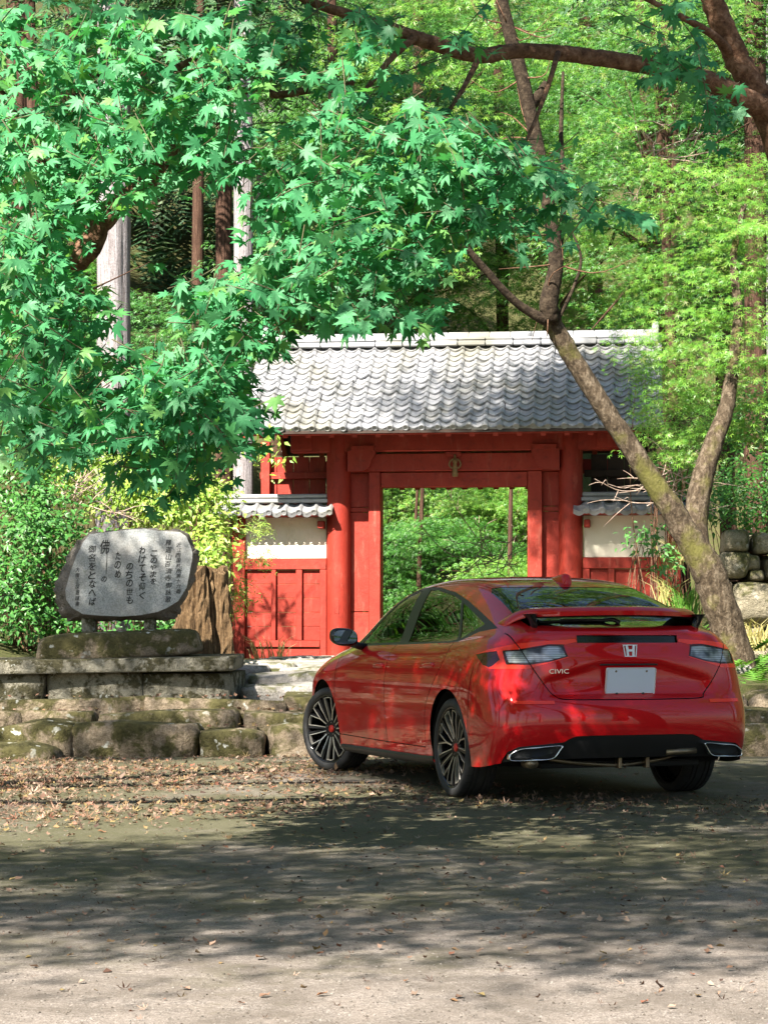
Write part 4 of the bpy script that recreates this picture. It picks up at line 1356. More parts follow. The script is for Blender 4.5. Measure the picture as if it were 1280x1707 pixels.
for j in range(NRW):
    for i in range(NC):
        M = tile_matrix(i, j) @ Matrix.Translation((rng.normal(0, .004), rng.normal(0, .006), rng.normal(0, .003))) @ Matrix.Rotation(rng.normal(0, .012), 4, 'Z')
        if j < 11:
            o = obj('eave_tile' if j == 0 else 'roof_tile', emesh if j == 0 else tmesh, roof); o.matrix_local = M
        else: rest.append(M)
joined('upper_roof_tiles', rest, tmesh, roof)
joined('rear_roof_tiles', [tile_matrix(i, j, True) for j in range(NRW) for i in range(NC)], tmesh, roof)
# ridge: courses of flat tiles and a round cap
for k in range(14):
    xk = -2.60 + k * .3714
    box('ridge_course', xk, xk + .367, RY - .16, RY + .16, RZ - .03, RZ + .035 + rng.uniform(0, .008), TILE, roof, .012)
    box('ridge_course', xk, xk + .367, RY - .13, RY + .13, RZ + .045, RZ + .085, TILE, roof, .012)
V, F = lathe([(.085, -.14), (.10, -.13), (.10, .13), (.092, .14)], 20, 'x')
capm = make_mesh('ridge_cap_tile', V, F, TILE, True); capm.set_sharp_from_angle(angle=R(40))
for k in range(19):
    obj('ridge_cap_tile', capm, roof, (-2.52 + .28 * k, RY, RZ + .07))
for s in (-1, 1):
    bmx = bmesh.new()
    V, F = lathe([(.0, -.05), (.10, -.05), (.16, -.03), (.17, .0), (.16, .04), (0, .05)], 18, 'x')
    obj('ridge_end_tile', make_mesh('ridge_end_tile', [(a, b, c * 1.15) for a, b, c in V], F, TILE, True), roof, (s * 2.63, RY, RZ + .08))
    # bargeboards
    for front in (1, -1):
        y0, y1 = (EY + .02, RY) if front > 0 else (2 * RY - EY - .02, RY)
        V = [(s * x, y, z) for x in (2.60, 2.655) for (y, z) in ((y0, EZ - .065), (y1, RZ - .065), (y1, RZ - .25), (y0, EZ - .19))]
        F = [(0, 1, 2, 3), (7, 6, 5, 4), (0, 4, 5, 1), (1, 5, 6, 2), (2, 6, 7, 3), (3, 7, 4, 0)]
        bmx = bmesh.new(); bmx.from_mesh(make_mesh('b', V, F)); bmesh.ops.recalc_face_normals(bmx, faces=bmx.faces)
        obj('bargeboard', bm_mesh('bargeboard', bmx, RED), roof)
box('eave_fascia', -2.60, 2.60, EY + .05, EY + .085, EZ - .075, EZ + .015, RED, roof, .004)
box('ceiling_board', -2.58, 2.58, EY + .09, EY + .10, EZ - .07, EZ - .06, RED, roof, .001)
for k in range(17):
    xk = -2.40 + .30 * k
    for front in (1, -1):
        M = Matrix.Translation((xk, RY, RZ - .062)) @ (Matrix.Identity(4) if front > 0 else Matrix.Rotation(math.pi, 4, 'Z')) @ Matrix.Rotation(SA, 4, 'X')
        bmx = bmesh.new(); add_box(bmx, -.034, .034, -SL + .04, -.02, -.085, 0, .004, M)
        obj('rafter', bm_mesh('rafter', bmx, RED), roof)
for yv in (-.45, 0.02, 1.66):
    zz = EZ + (abs(RY - EY) - abs(yv - RY)) * math.tan(SA) - .155
    box('purlin', -2.56, 2.56, yv - .07, yv + .07, max(zz - .13, 2.955 if yv < 1 else 2.73), zz, RED, roof, .006)

# ---- rope tassel hanging from the lintel
ts = thing('rope_tassel', 'small golden straw rope tassel hanging from the gate lintel', 'tassel', Vector(G0) + Matrix.Rotation(GA, 3, 'Z') @ Vector((.02, -.10, 2.20)))
knot = [(.0, -.05, .46), (.0, -.05, .38)]
V, F = tube(knot, [.014, .016], 8); obj('cord', make_mesh('cord', V, F, GOLD, True), ts)
for s in (1, -1):
    V, F = tube(spline([(0, -.05, .40), (s * .05, -.055, .385), (s * .075, -.055, .33), (s * .045, -.055, .285), (0, -.055, .30)], 16), [.011] * 16, 8)
    obj('loop', make_mesh('loop', V, F, GOLD, True), ts)
V, F = lathe([(.0, .40), (.03, .395), (.034, .36), (.022, .34), (.030, .30), (.040, .20), (.036, .17), (0, .165)], 14, 'z')
obj('tassel_body', make_mesh('tassel_body', [(a, b - .055, c) for a, b, c in V], F, GOLD, True), ts)

# ---- side walls with tiled coping
ctm = tile_mesh('coping_tile', .20, .34, lift=.03, disc=True)
def side_wall(s, label):
    o0 = Vector(G0) + Matrix.Rotation(GA, 3, 'Z') @ Vector((s * 2.3, .0, 0))
    w = thing('side_wall', label, 'wall', o0, GA, None)
    X = lambda x: x - s * 2.3
    def bx(name, xa, xb, *a, **k): return box(name, *sorted((X(s * xa), X(s * xb))), *a, w, **k)
    bx('plaster_panel', 1.69, 2.77, .02, .14, 1.315, 1.86, PLASTER, bevel=.003)
    bx('corner_post', 2.772, 2.945, -.05, .19, -.05, 1.86, RED, bevel=.008)
    bx('pillar_stile', 1.685, 1.77, -.03, .15, 0.0, 1.165, RED, bevel=.005)
    for a, b in ((2.01, 2.09), (2.36, 2.42)): bx('stile', a, b, -.03, .15, .23, 1.165, RED, bevel=.005)
    bx('top_rail', 1.685, 2.77, -.035, .16, 1.167, 1.313, RED, bevel=.006)
    bx('bottom_rail', 1.772, 2.77, -.035, .16, .14, .228, RED, bevel=.006)
    bx('kick_board', 1.772, 2.77, -.005, .10, -.05, .138, RED, bevel=.004)
    for a, b in ((1.772, 2.008), (2.092, 2.358), (2.422, 2.768)):
        for k in range(5):
            z0 = .230 + k * .187; bx('board', a, b, .015 + rng.uniform(0, .004), .08, z0, z0 + .183, RED, bevel=.003)
    # bracket and eave board
    bx('coping_bracket', 1.70, 1.78, -.20, .02, 1.70, 1.80, RED, bevel=.01)
    bx('coping_bracket', 2.80, 2.88, -.20, -.055, 1.70, 1.80, RED, bevel=.01)
    bx('eave_board', 1.62, 3.16, -.30, .45, 1.862, 1.885, RED, bevel=.004)
    # coping tiles
    sa = R(24)
    n = 8; xs = 1.57
    for k in range(n):
        xa = X(s * (xs + .20 * (k + (1 if s < 0 else 0))))
        o = obj('coping_tile', ctm, w); o.matrix_local = Matrix.Translation((xa, -.33, 1.895)) @ Matrix.Rotation(sa, 4, 'X')
    V = [(X(s * x), y, z) for x in (1.58, 3.16) for y, z in ((-.28, 1.886), (.03, 2.03), (.10, 2.03), (.45, 1.886))]
    bmx = bmesh.new(); bmx.from_mesh(make_mesh('b', V, [(0, 1, 2, 3), (4, 5, 6, 7), (0, 1, 5, 4), (1, 2, 6, 5), (2, 3, 7, 6), (3, 0, 4, 7)])); bmesh.ops.recalc_face_normals(bmx, faces=bmx.faces)
    obj('coping_core', bm_mesh('coping_core', bmx, TILE), w)
    bx('coping_ridge', 1.60, 3.14, -.07, .20, 2.045, 2.10, TILE, bevel=.012)
    bx('coping_ridge', 1.60, 3.14, -.04, .17, 2.102, 2.165, TILE, bevel=.02)
    bx('wall_footing', 1.68, 3.0, -.12, .3, -.30, -.052, STONE_PALE, bevel=.03)
side_wall(-1, 'low red boarded wall with cream plaster and tiled coping left of the gate')
side_wall(1, 'low red boarded wall with cream plaster and tiled coping right of the gate, behind the maple trunk')
# ================================================================== vegetation
def leaf_mat(name, cols, trans=.45, rough=.42, spec=.5, tcol=None, hue=1.0):
    t = NT(name)
    g = t.n('ShaderNodeNewGeometry'); oi = t.n('ShaderNodeObjectInfo')
    rnd = t.math('FRACT', t.math('ADD', g.outputs['Random Per Island'], t.math('MULTIPLY', oi.outputs['Random'], 7.31)))
    n = len(cols)
    c = t.ramp(rnd, [(i / max(n - 1, 1), q) for i, q in enumerate(cols)])
    b = t.bsdf(c, rough, 0, spec)
    tr = t.n('ShaderNodeBsdfTranslucent')
    tc = t.mix(1.0, c, tcol or (1.25, 1.25, .55), 'MULTIPLY')
    t.l(tc, tr.inputs[0])
    mx = t.n('ShaderNodeMixShader'); mx.inputs[0].default_value = trans
    t.l(b.outputs[0], mx.inputs[1]); t.l(tr.outputs[0], mx.inputs[2])
    return t.done(mx)

L_NEAR = leaf_mat('maple_leaf_emerald', [(.022, .13, .05), (.05, .25, .10), (.09, .36, .15), (.035, .18, .07), (.13, .42, .19), (.06, .28, .10), (.18, .38, .10)], .40, .5, .35, (1.15, 1.25, .6))
L_MID = leaf_mat('maple_leaf_green', [(.028, .12, .020), (.055, .19, .028), (.085, .25, .035), (.04, .15, .030), (.13, .28, .04)], .35)
L_YEL = leaf_mat('maple_leaf_yellow_green', [(.07, .22, .03), (.13, .32, .04), (.21, .39, .05), (.10, .27, .04), (.25, .29, .08)], .38)
L_SHRUB = leaf_mat('shrub_leaf_yellow', [(.17, .32, .045), (.28, .42, .06), (.36, .46, .09), (.13, .27, .04), (.42, .49, .15)], .4)
L_DARK = leaf_mat('shrub_leaf_dark', [(.035, .13, .035), (.06, .20, .04), (.09, .26, .05), (.05, .16, .03)], .35)
L_CEDAR = leaf_mat('cedar_needle', [(.022, .070, .028), (.035, .10, .035), (.05, .12, .035), (.08, .10, .04)], .2, .6)
L_FERN = leaf_mat('fern_green', [(.07, .19, .03), (.12, .27, .035), (.09, .22, .03)], .4)
L_STRAW = leaf_mat('dry_grass', [(.42, .34, .14), (.30, .30, .10), (.50, .42, .20)], .3)
L_DEAD = leaf_mat('dead_leaf_brown', [(.085, .045, .032), (.16, .092, .06), (.25, .165, .12), (.05, .028, .022), (.33, .24, .18), (.20, .08, .05), (.25, .19, .08), (.12, .065, .045)], .1, .7, .3, (1, 1, 1))
BARK_MAPLE = bark_mat('mossy_maple_bark', (.020, .014, .009), (.085, .062, .040), (.25, .20, .145), (7, 7, 3.5), 1.0, (.12, .115, .03), .54)
BARK_SHADED = bark_mat('shaded_upper_bark', (.012, .008, .006), (.04, .028, .018), (.10, .075, .05), (6, 6, 6), .7)  # near-black colour paints in the shade on the upper stem
BARK_LIMB = bark_mat('brown_limb_bark', (.045, .022, .014), (.16, .085, .05), (.30, .19, .13), (6, 6, 6), .6)
BARK_CEDAR = bark_mat('grey_cedar_bark', (.13, .105, .10), (.33, .30, .31), (.50, .47, .49), (14, 14, .7), .9)
BARK_RED = bark_mat('red_cedar_bark', (.025, .014, .010), (.085, .045, .030), (.17, .10, .07), (14, 14, .7), .9)
TWIG_GREEN = plain('green_twig', (.085, .075, .035), .7)
TWIG_PALE = bark_mat('bare_twig', (.20, .13, .10), (.42, .31, .25), (.58, .47, .41), (6, 6, 6), .3)

# ---- leaf templates: base at origin, tip along +y, face +z
def palmate(lobes, sinus, droop=.22, cup=.10):
    """lobes: list of (angle deg, length). Fan mesh from a centre near the base."""
    pts = [(-.02, -.02)]
    seq = sorted(lobes, key=lambda q: q[0])
    for i, (a, L) in enumerate(seq):
        ar = math.radians(a)
        w = math.radians(9.5)
        if i == 0: pts.append((.10 * math.sin(ar - .5), .10 * math.cos(ar - .5)))
        pts.append((L * .62 * math.sin(ar - w * 1.3), L * .62 * math.cos(ar - w * 1.3)))
        pts.append((L * math.sin(ar), L * math.cos(ar)))
        pts.append((L * .62 * math.sin(ar + w * 1.3), L * .62 * math.cos(ar + w * 1.3)))
        if i < len(seq) - 1:
            a2, L2 = seq[i + 1]; am = math.radians((a + a2) / 2); s = sinus * (L + L2) / 2
            pts.append((s * math.sin(am), s * math.cos(am)))
    pts.append((.10 * math.sin(math.radians(seq[-1][0]) + .5), .10 * math.cos(math.radians(seq[-1][0]) + .5)))
    P = np.array([(0, .16)] + pts)
    r = np.hypot(P[:, 0], P[:, 1])
    z = -droop * r ** 2 + cup * np.abs(P[:, 0]) * .6
    V = np.c_[P, z]
    n = len(pts)
    F = np.array([(0, 1 + (i + 1) % n, 1 + i) for i in range(n)])
    return V, F[:, ::-1] if False else F
def star(n=5, droop=.25):
    ang = np.linspace(-105, 105, n)
    V = [(0, .1, 0)]
    for a in ang:
        L = 1.0 - .35 * abs(a) / 105; ar = math.radians(a); w = .20
        V += [(L * .45 * math.sin(ar - w), .1 + L * .45 * math.cos(ar - w), -.03), (L * math.sin(ar), .1 + L * math.cos(ar), -droop * L), (L * .45 * math.sin(ar + w), .1 + L * .45 * math.cos(ar + w), -.03)]
    F = []
    for i in range(n):
        b = 1 + 3 * i; F += [(0, b + 2, b), (b, b + 2, b + 1)]
    return np.array(V, float), np.array(F)
def ovate():
    V = np.array([(0, 0, 0), (-.22, .35, .05), (0, .45, -.02), (.22, .35, .05), (0, 1.0, -.12)]); F = np.array([(0, 2, 1), (0, 3, 2), (1, 2, 4), (2, 3, 4)])
    return V, F
def frond():       # narrow pinnate spray, used for ferns and cedar
    V = [(0, 0, 0), (0, 1, -.25)]; F = []
    for i, t in enumerate(np.linspace(.12, .92, 7)):
        L = .34 * math.sin(math.pi * (.15 + .8 * t)); z = -.25 * t * t
        for s in (1, -1):
            o = len(V); V += [(0, t - .04, z), (0, t + .04, z), (s * L, t + .14, z - .05)]; F.append((o, o + 1, o + 2) if s < 0 else (o, o + 2, o + 1))
    o = len(V); V += [(-.012, 0, 0), (.012, 0, 0), (0, 1, -.25)]; F.append((o, o + 1, o + 2))
    return np.array(V, float), np.array(F)
T_NEAR = [palmate([(0, 1.0), (36, .90), (-37, .92), (74, .68), (-73, .66), (112, .36), (-110, .38)], .50, d, c) for d, c in ((.22, .10), (.38, .02), (.10, .22))]
T_STAR = star(5); T_STAR3 = star(3)
def star_far(n=5, droop=.22):
    V = [(0, .02, 0)]; F = []
    for i, a in enumerate(np.linspace(-110, 110, n)):
        L = 1.0 - .35 * abs(a) / 110; ar = math.radians(a); w = 1.1
        V += [(L * math.sin(ar), .1 + L * math.cos(ar), -droop * L), (.27 * math.sin(ar + .40), .1 + .27 * math.cos(ar + .40), 0)]
        F.append((0, 2 * i + 2, 2 * i + 1))
    return np.array(V, float), np.array(F)
T_FAR = star_far(); T_OV = ovate(); T_FR = frond()

def frames(n, normal, nj, tipdir, tj, r_):
    """n random frames: leaf normal near `normal`, leaf tip near `tipdir`."""
    N = np.asarray(normal, float) + r_.normal(0, nj, (n, 3)); N /= np.linalg.norm(N, axis=1)[:, None]
    T = np.asarray(tipdir, float) + r_.normal(0, tj, (n, 3))
    T = T - N * (T * N).sum(1)[:, None]; T /= np.linalg.norm(T, axis=1)[:, None] + 1e-9
    X = np.cross(T, N)
    return np.stack([X, T, N], 2)      # columns
def leaves_mesh(name, pos, Rm, scale, tmpl, mat):
    Vt, Ft = tmpl; n = len(pos); k = len(Vt)
    V = np.einsum('nij,kj->nki', Rm, Vt) * np.asarray(scale)[:, None, None] + np.asarray(pos)[:, None, :]
    F = Ft[None] + (np.arange(n) * k)[:, None, None]
    return fast_mesh(name, V.reshape(-1, 3), F.reshape(-1, Ft.shape[1]), mat)
def join_fast(name, parts, mat):
    VV = []; FF = []; o = 0
    for V, F in parts: VV.append(V); FF.append(F + o); o += len(V)
    return fast_mesh(name, np.concatenate(VV), np.concatenate(FF), mat)
def leaf_arrays(pos, Rm, scale, tmpl):
    Vt, Ft = tmpl; n = len(pos); k = len(Vt)
    V = np.einsum('nij,kj->nki', Rm, Vt) * np.asarray(scale)[:, None, None] + np.asarray(pos)[:, None, :]
    F = Ft[None] + (np.arange(n) * k)[:, None, None]
    return V.reshape(-1, 3), F.reshape(-1, Ft.shape[1])

def limb(pts, n, seg=10, wob=.12, seed=0):
    """pts: (x, y, z, radius)."""
    q = spline(pts, n)
    r_ = np.random.default_rng(seed)
    P = q[:, :3] + r_.normal(0, 1, (n, 3)) * q[:, 3:4] * .035
    return tube(P, list(np.maximum(q[:, 3], .0015)), seg, True, wob * .6, seed)
def pxl(L, d0, d1=None):
    """[(px, py, width px)] -> world limb points with radius."""
    n = len(L); out = []
    for i, (x, y, w) in enumerate(L):
        d = d0 + ((d1 if d1 is not None else d0) - d0) * i / max(n - 1, 1)
        p = at(x, y, d); out.append((p.x, p.y, p.z, w * d / FPX / 2))
    return out
def local(pts, o): return [(p[0] - o[0], p[1] - o[1], p[2] - o[2], p[3]) for p in pts]

# ---------------------------------------------------------------- layered small-leaved maples
def spray_cloud(centres, rad, n_spray, leaves, lsize, r_, flat=.28, tilt=(-.12, -.45, .88), spread=.42):
    """Flat drooping sprays spread through ellipsoids (centre, radii). Returns pos, frames, scales."""
    P = []; Fm = []; S = []
    cs = np.array([c[:3] for c in centres]); rr = np.array(rad)
    wts = np.array([a[0] * a[1] * a[2] for a in rr]) ** (2 / 3); wts /= wts.sum()
    for k in range(n_spray):
        i = r_.choice(len(cs), p=wts)
        v = r_.normal(0, 1, 3); v /= np.linalg.norm(v); v *= r_.uniform(.25, 1.0) ** .5
        c = cs[i] + v * rr[i]
        R_ = spread * r_.uniform(.6, 1.4)
        m = max(3, int(leaves * r_.uniform(.6, 1.4)))
        a = r_.uniform(0, 6.28, m); q = R_ * np.sqrt(r_.uniform(0, 1, m))
        out = np.array([v[0], v[1], 0]); ax = out / (np.linalg.norm(out) + 1e-6)
        dx = q * np.cos(a) * 1.25; dy = q * np.sin(a) * .8
        side = np.array([-ax[1], ax[0], 0])
        p = c + dx[:, None] * ax + dy[:, None] * side
        p[:, 2] += -.28 * (dx / R_ + .3) ** 2 * R_ * .8 + r_.normal(0, R_ * .5 * flat * .5, m)
        nrm = np.array(tilt) + .25 * v
        tip = ax * .8 + np.array([0, 0, -.45])
        P.append(p); Fm.append(frames(m, nrm, .38, tip, .55, r_)); S.append(lsize * r_.uniform(.65, 1.25, m))
    return np.concatenate(P), np.concatenate(Fm), np.concatenate(S)

def maple(name, label, base, trunk_pts, blobs, n_spray, leaves, lsize, mat, seed, group=None, bark=None, tmpl=T_FAR, spread=.42, branches=True, tilt=(-.12, -.45, .88)):
    """trunk_pts: list of limbs (x,y,z,r) in world; blobs: (x,y,z,rx,ry,rz) world."""
    r_ = np.random.default_rng(seed)
    t = thing(name, label, 'tree', base, 0, group)
    o = np.array(base, float)
    tr = [limb(local(l, o), 6 * len(l), 10, .10, seed + i) for i, l in enumerate(trunk_pts)]
    if branches:
        main = np.array(trunk_pts[0])
        for i, b in enumerate(blobs):
            d = np.linalg.norm(main[:, :3] - (np.array(b[:3]) - np.array([0, 0, b[5] * .8])), axis=1); j = int(d.argmin())
            s = main[j]; e = np.array(b[:3]); m = (s[:3] + e) / 2 + np.array([0, 0, -.10 * np.linalg.norm(e - s[:3])]) + r_.normal(0, .12, 3)
            r0 = min(s[3] * .55, .06)
            tr.append(limb(local([(*s[:3], r0), (*m, r0 * .7), (*e, r0 * .35)], o), 12, 6, .1, seed + 50 + i))
            for q in range(3):
                e2 = e + r_.normal(0, .6, 3) * np.array(b[3:6]); 
                tr.append(limb(local([(*m, r0 * .5), (*((m + e2) / 2 + r_.normal(0, .1, 3)), r0 * .35), (*e2, .004)], o), 10, 5, .1, seed + 90 + i * 5 + q))
    obj('trunk', make_mesh('trunk', *merge(tr), bark or BARK_MAPLE, True), t)
    P, Fm, S = spray_cloud([b[:3] for b in blobs], [b[3:6] for b in blobs], n_spray, leaves, lsize, r_, spread=spread, tilt=tilt)
    c = obj('crown', leaves_mesh('crown', P - o, Fm, S, tmpl, mat), t)
    c['kind'] = 'stuff'
    return t

def wb(px, py, d, rx, ry, rz):
    p = at(px, py, d); return (p.x, p.y, p.z, rx, ry, rz)
def trunk_at(px, d, w, top, lean=0.0, z0=None, py_base=None):
    """near-vertical trunk through pixel column px at distance d, w px wide."""
    x = (px - 640) * d / FPX; r = w * d / FPX / 2
    zb = float(terrain_h(x, d)) - .2
    return [(x - lean * .5, d, zb, r * 1.25), (x - lean * .2, d, zb + top * .25, r * 1.02), (x, d, zb + top * .5, r), (x + lean * .5, d, zb + top, r * .6)]

# ---- the leaning maple in front of the gate
ml = thing('leaning_maple_tree', 'forked mossy maple tree leaning left across the gate roof', 'tree', at(1232, 1135, 21.5))
mo = np.array(at(1232, 1135, 21.5))
stemA = pxl([(1250, 1175, 81.0), (1236, 1135, 65.1), (1212, 1050, 57.6), (1182, 960, 56.0), (1140, 885, 45.3), (1098, 818, 37.0), (1050, 745, 34.3), (1000, 670, 32.3), (955, 598, 31.6), (926, 548, 31.6), (914, 512, 30.2), (914, 506, 20.6)], 21.5, 20.9)
stemU = pxl([(918, 530, 28.2), (914, 505, 31.7), (926, 440, 26.1), (915, 350, 23.9), (893, 232, 22.6), (870, 130, 23.2), (845, 40, 21.8), (826, -40, 19.7), (790, -160, 16.9)], 20.9, 20.6)
stemB = pxl([(1168, 930, 34.9), (1160, 865, 39.0), (1170, 800, 37.6), (1190, 735, 32.1), (1210, 680, 26.5), (1222, 600, 20.9), (1230, 520, 16.7), (1222, 430, 12.5), (1240, 340, 8.4)], 21.5, 22.2)
side1 = pxl([(912, 535, 22), (870, 512, 15), (835, 480, 14), (800, 440, 13), (770, 405, 11), (745, 380, 8), (725, 350, 5)], 20.9, 20.3)
stub = pxl([(885, 175, 22), (900, 158, 20), (912, 138, 16)], 20.8, 20.7)
side2 = pxl([(930, 430, 14), (940, 330, 9), (935, 230, 8), (938, 120, 5)], 20.9, 21.2)
side3 = pxl([(925, 540, 10), (955, 480, 6), (968, 430, 5), (950, 380, 3)], 20.9, 21.0)
thin1 = pxl([(1165, 870, 9), (1180, 780, 7), (1205, 690, 5)], 21.6, 21.8)
tr = [limb(local(l, mo), n, s, .10, 30 + i) for i, (l, n, s) in enumerate(((stemA, 90, 16), (stemB, 50, 14), (side1, 24, 8), (stub, 8, 8), (side2, 20, 7), (side3, 14, 6), (thin1, 10, 6)))]
tr2 = []
r_ = np.random.default_rng(77)
for k in range(26):      # fine bare twigs off the upper stem
    i = r_.integers(1, 8); p = np.array(stemU[i]); d = r_.normal(0, 1, 3) * np.array([1, .5, .8]); d /= np.linalg.norm(d); L = r_.uniform(.3, .9)
    tr2.append(limb(local([(*p[:3], .010), (*(p[:3] + d * L * .5 + r_.normal(0, .06, 3)), .006), (*(p[:3] + d * L + np.array([0, 0, r_.uniform(-.2, .3)])), .002)], mo), 8, 5, .1, 200 + k))
obj('trunk', make_mesh('trunk', *merge(tr[:2]), BARK_MAPLE, True), ml)
obj('upper_stem', make_mesh('upper_stem', *merge(tr[2:] + [limb(local(stemU, mo), 60, 14, .12, 41)]), BARK_SHADED, True), ml)
obj('twigs', make_mesh('twigs', *merge(tr2), BARK_LIMB, True), ml)
blA = [wb(760, 250, 22.5, 1.1, .8, .7), wb(960, 300, 22.5, .9, .8, .8), wb(840, 60, 22, 1.4, 1.0, .7), wb(1010, 120, 23, 1.1, .9, .7), wb(700, 60, 22.5, 1.2, .9, .6), wb(880, -120, 22, 2.0, 1.6, .8), wb(640, -160, 22, 1.8, 1.4, .8), wb(1120, 40, 23, 1.0, .9, .7), wb(780, 420, 22.3, .5, .5, .35)]
P, Fm, S = spray_cloud([b[:3] for b in blA], [b[3:6] for b in blA], 330, 40, .062, np.random.default_rng(3), spread=.33)
obj('upper_crown', leaves_mesh('upper_crown', P - mo, Fm, S, T_STAR, L_YEL), ml)['kind'] = 'stuff'
blB = [wb(1180, 330, 22.6, .75, .6, .45), wb(1240, 420, 22.2, .6, .6, .45), wb(1150, 460, 22.8, .6, .6, .4), wb(1110, 560, 22.6, .55, .5, .4), wb(1220, 560, 22.0, .6, .5, .4), wb(1270, 640, 22.2, .5, .5, .4), wb(1150, 650, 22.7, .45, .5, .3), wb(1270, 300, 22.3, .5, .5, .35), wb(1130, 740, 23.0, .4, .4, .25), wb(1225, 720, 22.6, .35, .4, .2)]
P, Fm, S = spray_cloud([b[:3] for b in blB], [b[3:6] for b in blB], 330, 40, .055, np.random.default_rng(4), spread=.30)
obj('lower_crown', leaves_mesh('lower_crown', P - mo, Fm, S, T_STAR, L_YEL), ml)['kind'] = 'stuff'

# ---- maples behind the gate and up the hillside
FOREST = 'maples growing behind the gate'
specs = [  # trunk px, depth, width, blobs, colour, label
    (560, 38.5, 20, [(520, 470, 1.8, 1.3), (640, 520, 1.6, .8), (420, 560, 1.5, 1.1), (700, 430, 1.5, 1.1)], L_MID, 'green layered maple rising just behind the left half of the gate roof'),
    (835, 39.5, 20, [(850, 480, 1.8, .9), (980, 450, 1.7, 1.0), (760, 390, 1.8, 1.2), (1010, 540, 1.2, .7)], L_YEL, 'yellow-green maple rising just behind the middle of the gate roof'),
    (1090, 31, 24, [(1080, 420, 1.4, 1.0), (1180, 480, 1.3, 1.0), (1100, 560, 1.0, .7), (1000, 330, 1.2, .8)], L_MID, 'dense mid green maple behind the right end of the gate roof'),
    (1200, 36, 26, [(1230, 250, 1.8, 1.4), (1120, 200, 1.8, 1.2), (1280, 420, 1.6, 1.4)], L_MID, 'tall maple with dark green crown in the upper right background'),
    (700, 40, 24, [(650, 300, 2.2, 1.4), (820, 260, 2.2, 1.3), (560, 220, 2.0, 1.4), (740, 130, 2.4, 1.4)], L_MID, 'tall yellow-green maple high behind the middle of the gate'),
    (980, 43, 24, [(960, 160, 2.4, 1.6), (1080, 60, 2.4, 1.6), (860, 60, 2.2, 1.4), (1180, 100, 2.2, 1.5)], L_MID, 'tall maple with sunlit crown behind the dark leaning stem'),
    (470, 42, 22, [(420, 180, 2.2, 1.4), (520, 60, 2.2, 1.4), (330, 100, 2.2, 1.4), (640, 60, 2.2, 1.4)], L_MID, 'green maple high behind the drooping foreground leaves'),
    (1110, 29.5, 16, [(1110, 250, 1.1, .8), (1190, 160, 1.1, .8), (1040, 130, 1.1, .7), (1130, 60, 1.2, .7), (1240, 40, 1.0, .7)], L_MID, 'green maple standing before the cedars in the upper right'),
    (120, 44, 24, [(100, 140, 2.4, 1.6), (220, 60, 2.2, 1.6), (20, 300, 2.2, 1.6), (60, 480, 2.0, 1.4)], L_MID, 'green maple in the upper left background'),
    (330, 38, 20, [(300, 640, 1.4, .9), (360, 560, 1.2, .8), (250, 560, 1.2, .9)], L_DARK, 'dark green maple left of the gate behind the cedars'),
    (60, 33, 22, [(60, 640, 1.6, 1.0), (20, 560, 1.5, 1.0), (130, 700, 1.3, .8)], L_DARK, 'dark leafy tree at the far left behind the shrubs'),
]
for i, (px, d, w, bl, mat, lab) in enumerate(specs):
    tp = trunk_at(px, d, w, 9 + .1 * d, random.uniform(-.8, .8))
    blobs = [wb(a, b, d + random.uniform(-.8, 1.2), rx, rx * .8, rz) for a, b, rx, rz in bl]
    area = sum(b[3] * b[5] for b in blobs)
    maple('maple_tree', lab, tp[0][:3], [tp], blobs, int(62 * area), 36, .0026 * d, mat, 500 + i, FOREST, BARK_RED, spread=.45)
# garden seen through the gateway
garden = [(690, 34.5, 6, [(700, 900, .9, .35), (660, 940, .7, .3), (760, 890, .8, .35), (820, 930, .8, .35)], L_MID, 'green garden maple seen through the left half of the gateway'),
          (860, 35.5, 6, [(860, 850, .9, .5), (880, 900, .7, .3), (800, 850, .8, .4), (840, 800, .9, .4)], L_YEL, 'sunlit garden maple seen through the upper right of the gateway'),
          (850, 33, 8, [(850, 950, .75, .30), (880, 975, .6, .3), (800, 990, .7, .2)], L_YEL, 'low bright yellow-green maple at the lower right of the gateway'),
          (650, 37, 8, [(660, 850, 1.0, .5), (720, 830, 1.0, .5), (780, 820, 1.0, .4)], L_YEL, 'farther green tree seen through the top of the gateway'),
          (700, 34, 8, [(670, 985, .7, .2), (730, 985, .7, .2), (640, 1010, .6, .2)], L_MID, 'low green maple branches at the lower left of the gateway')]
for i, (px, d, w, bl, mat, lab) in enumerate(garden):
    tp = trunk_at(px, d, w, 4, random.uniform(-.4, .4))
    blobs = [wb(a, b, d + random.uniform(-.4, .6), rx, rx * .8, rz) for a, b, rx, rz in bl]
    maple('garden_maple', lab, tp[0][:3], [tp], blobs, int(190 * sum(b[3] * b[5] for b in blobs)) + 40, 36, .0020 * d, mat, 620 + i, 'maples in the garden beyond the gate', BARK_RED, spread=.36)

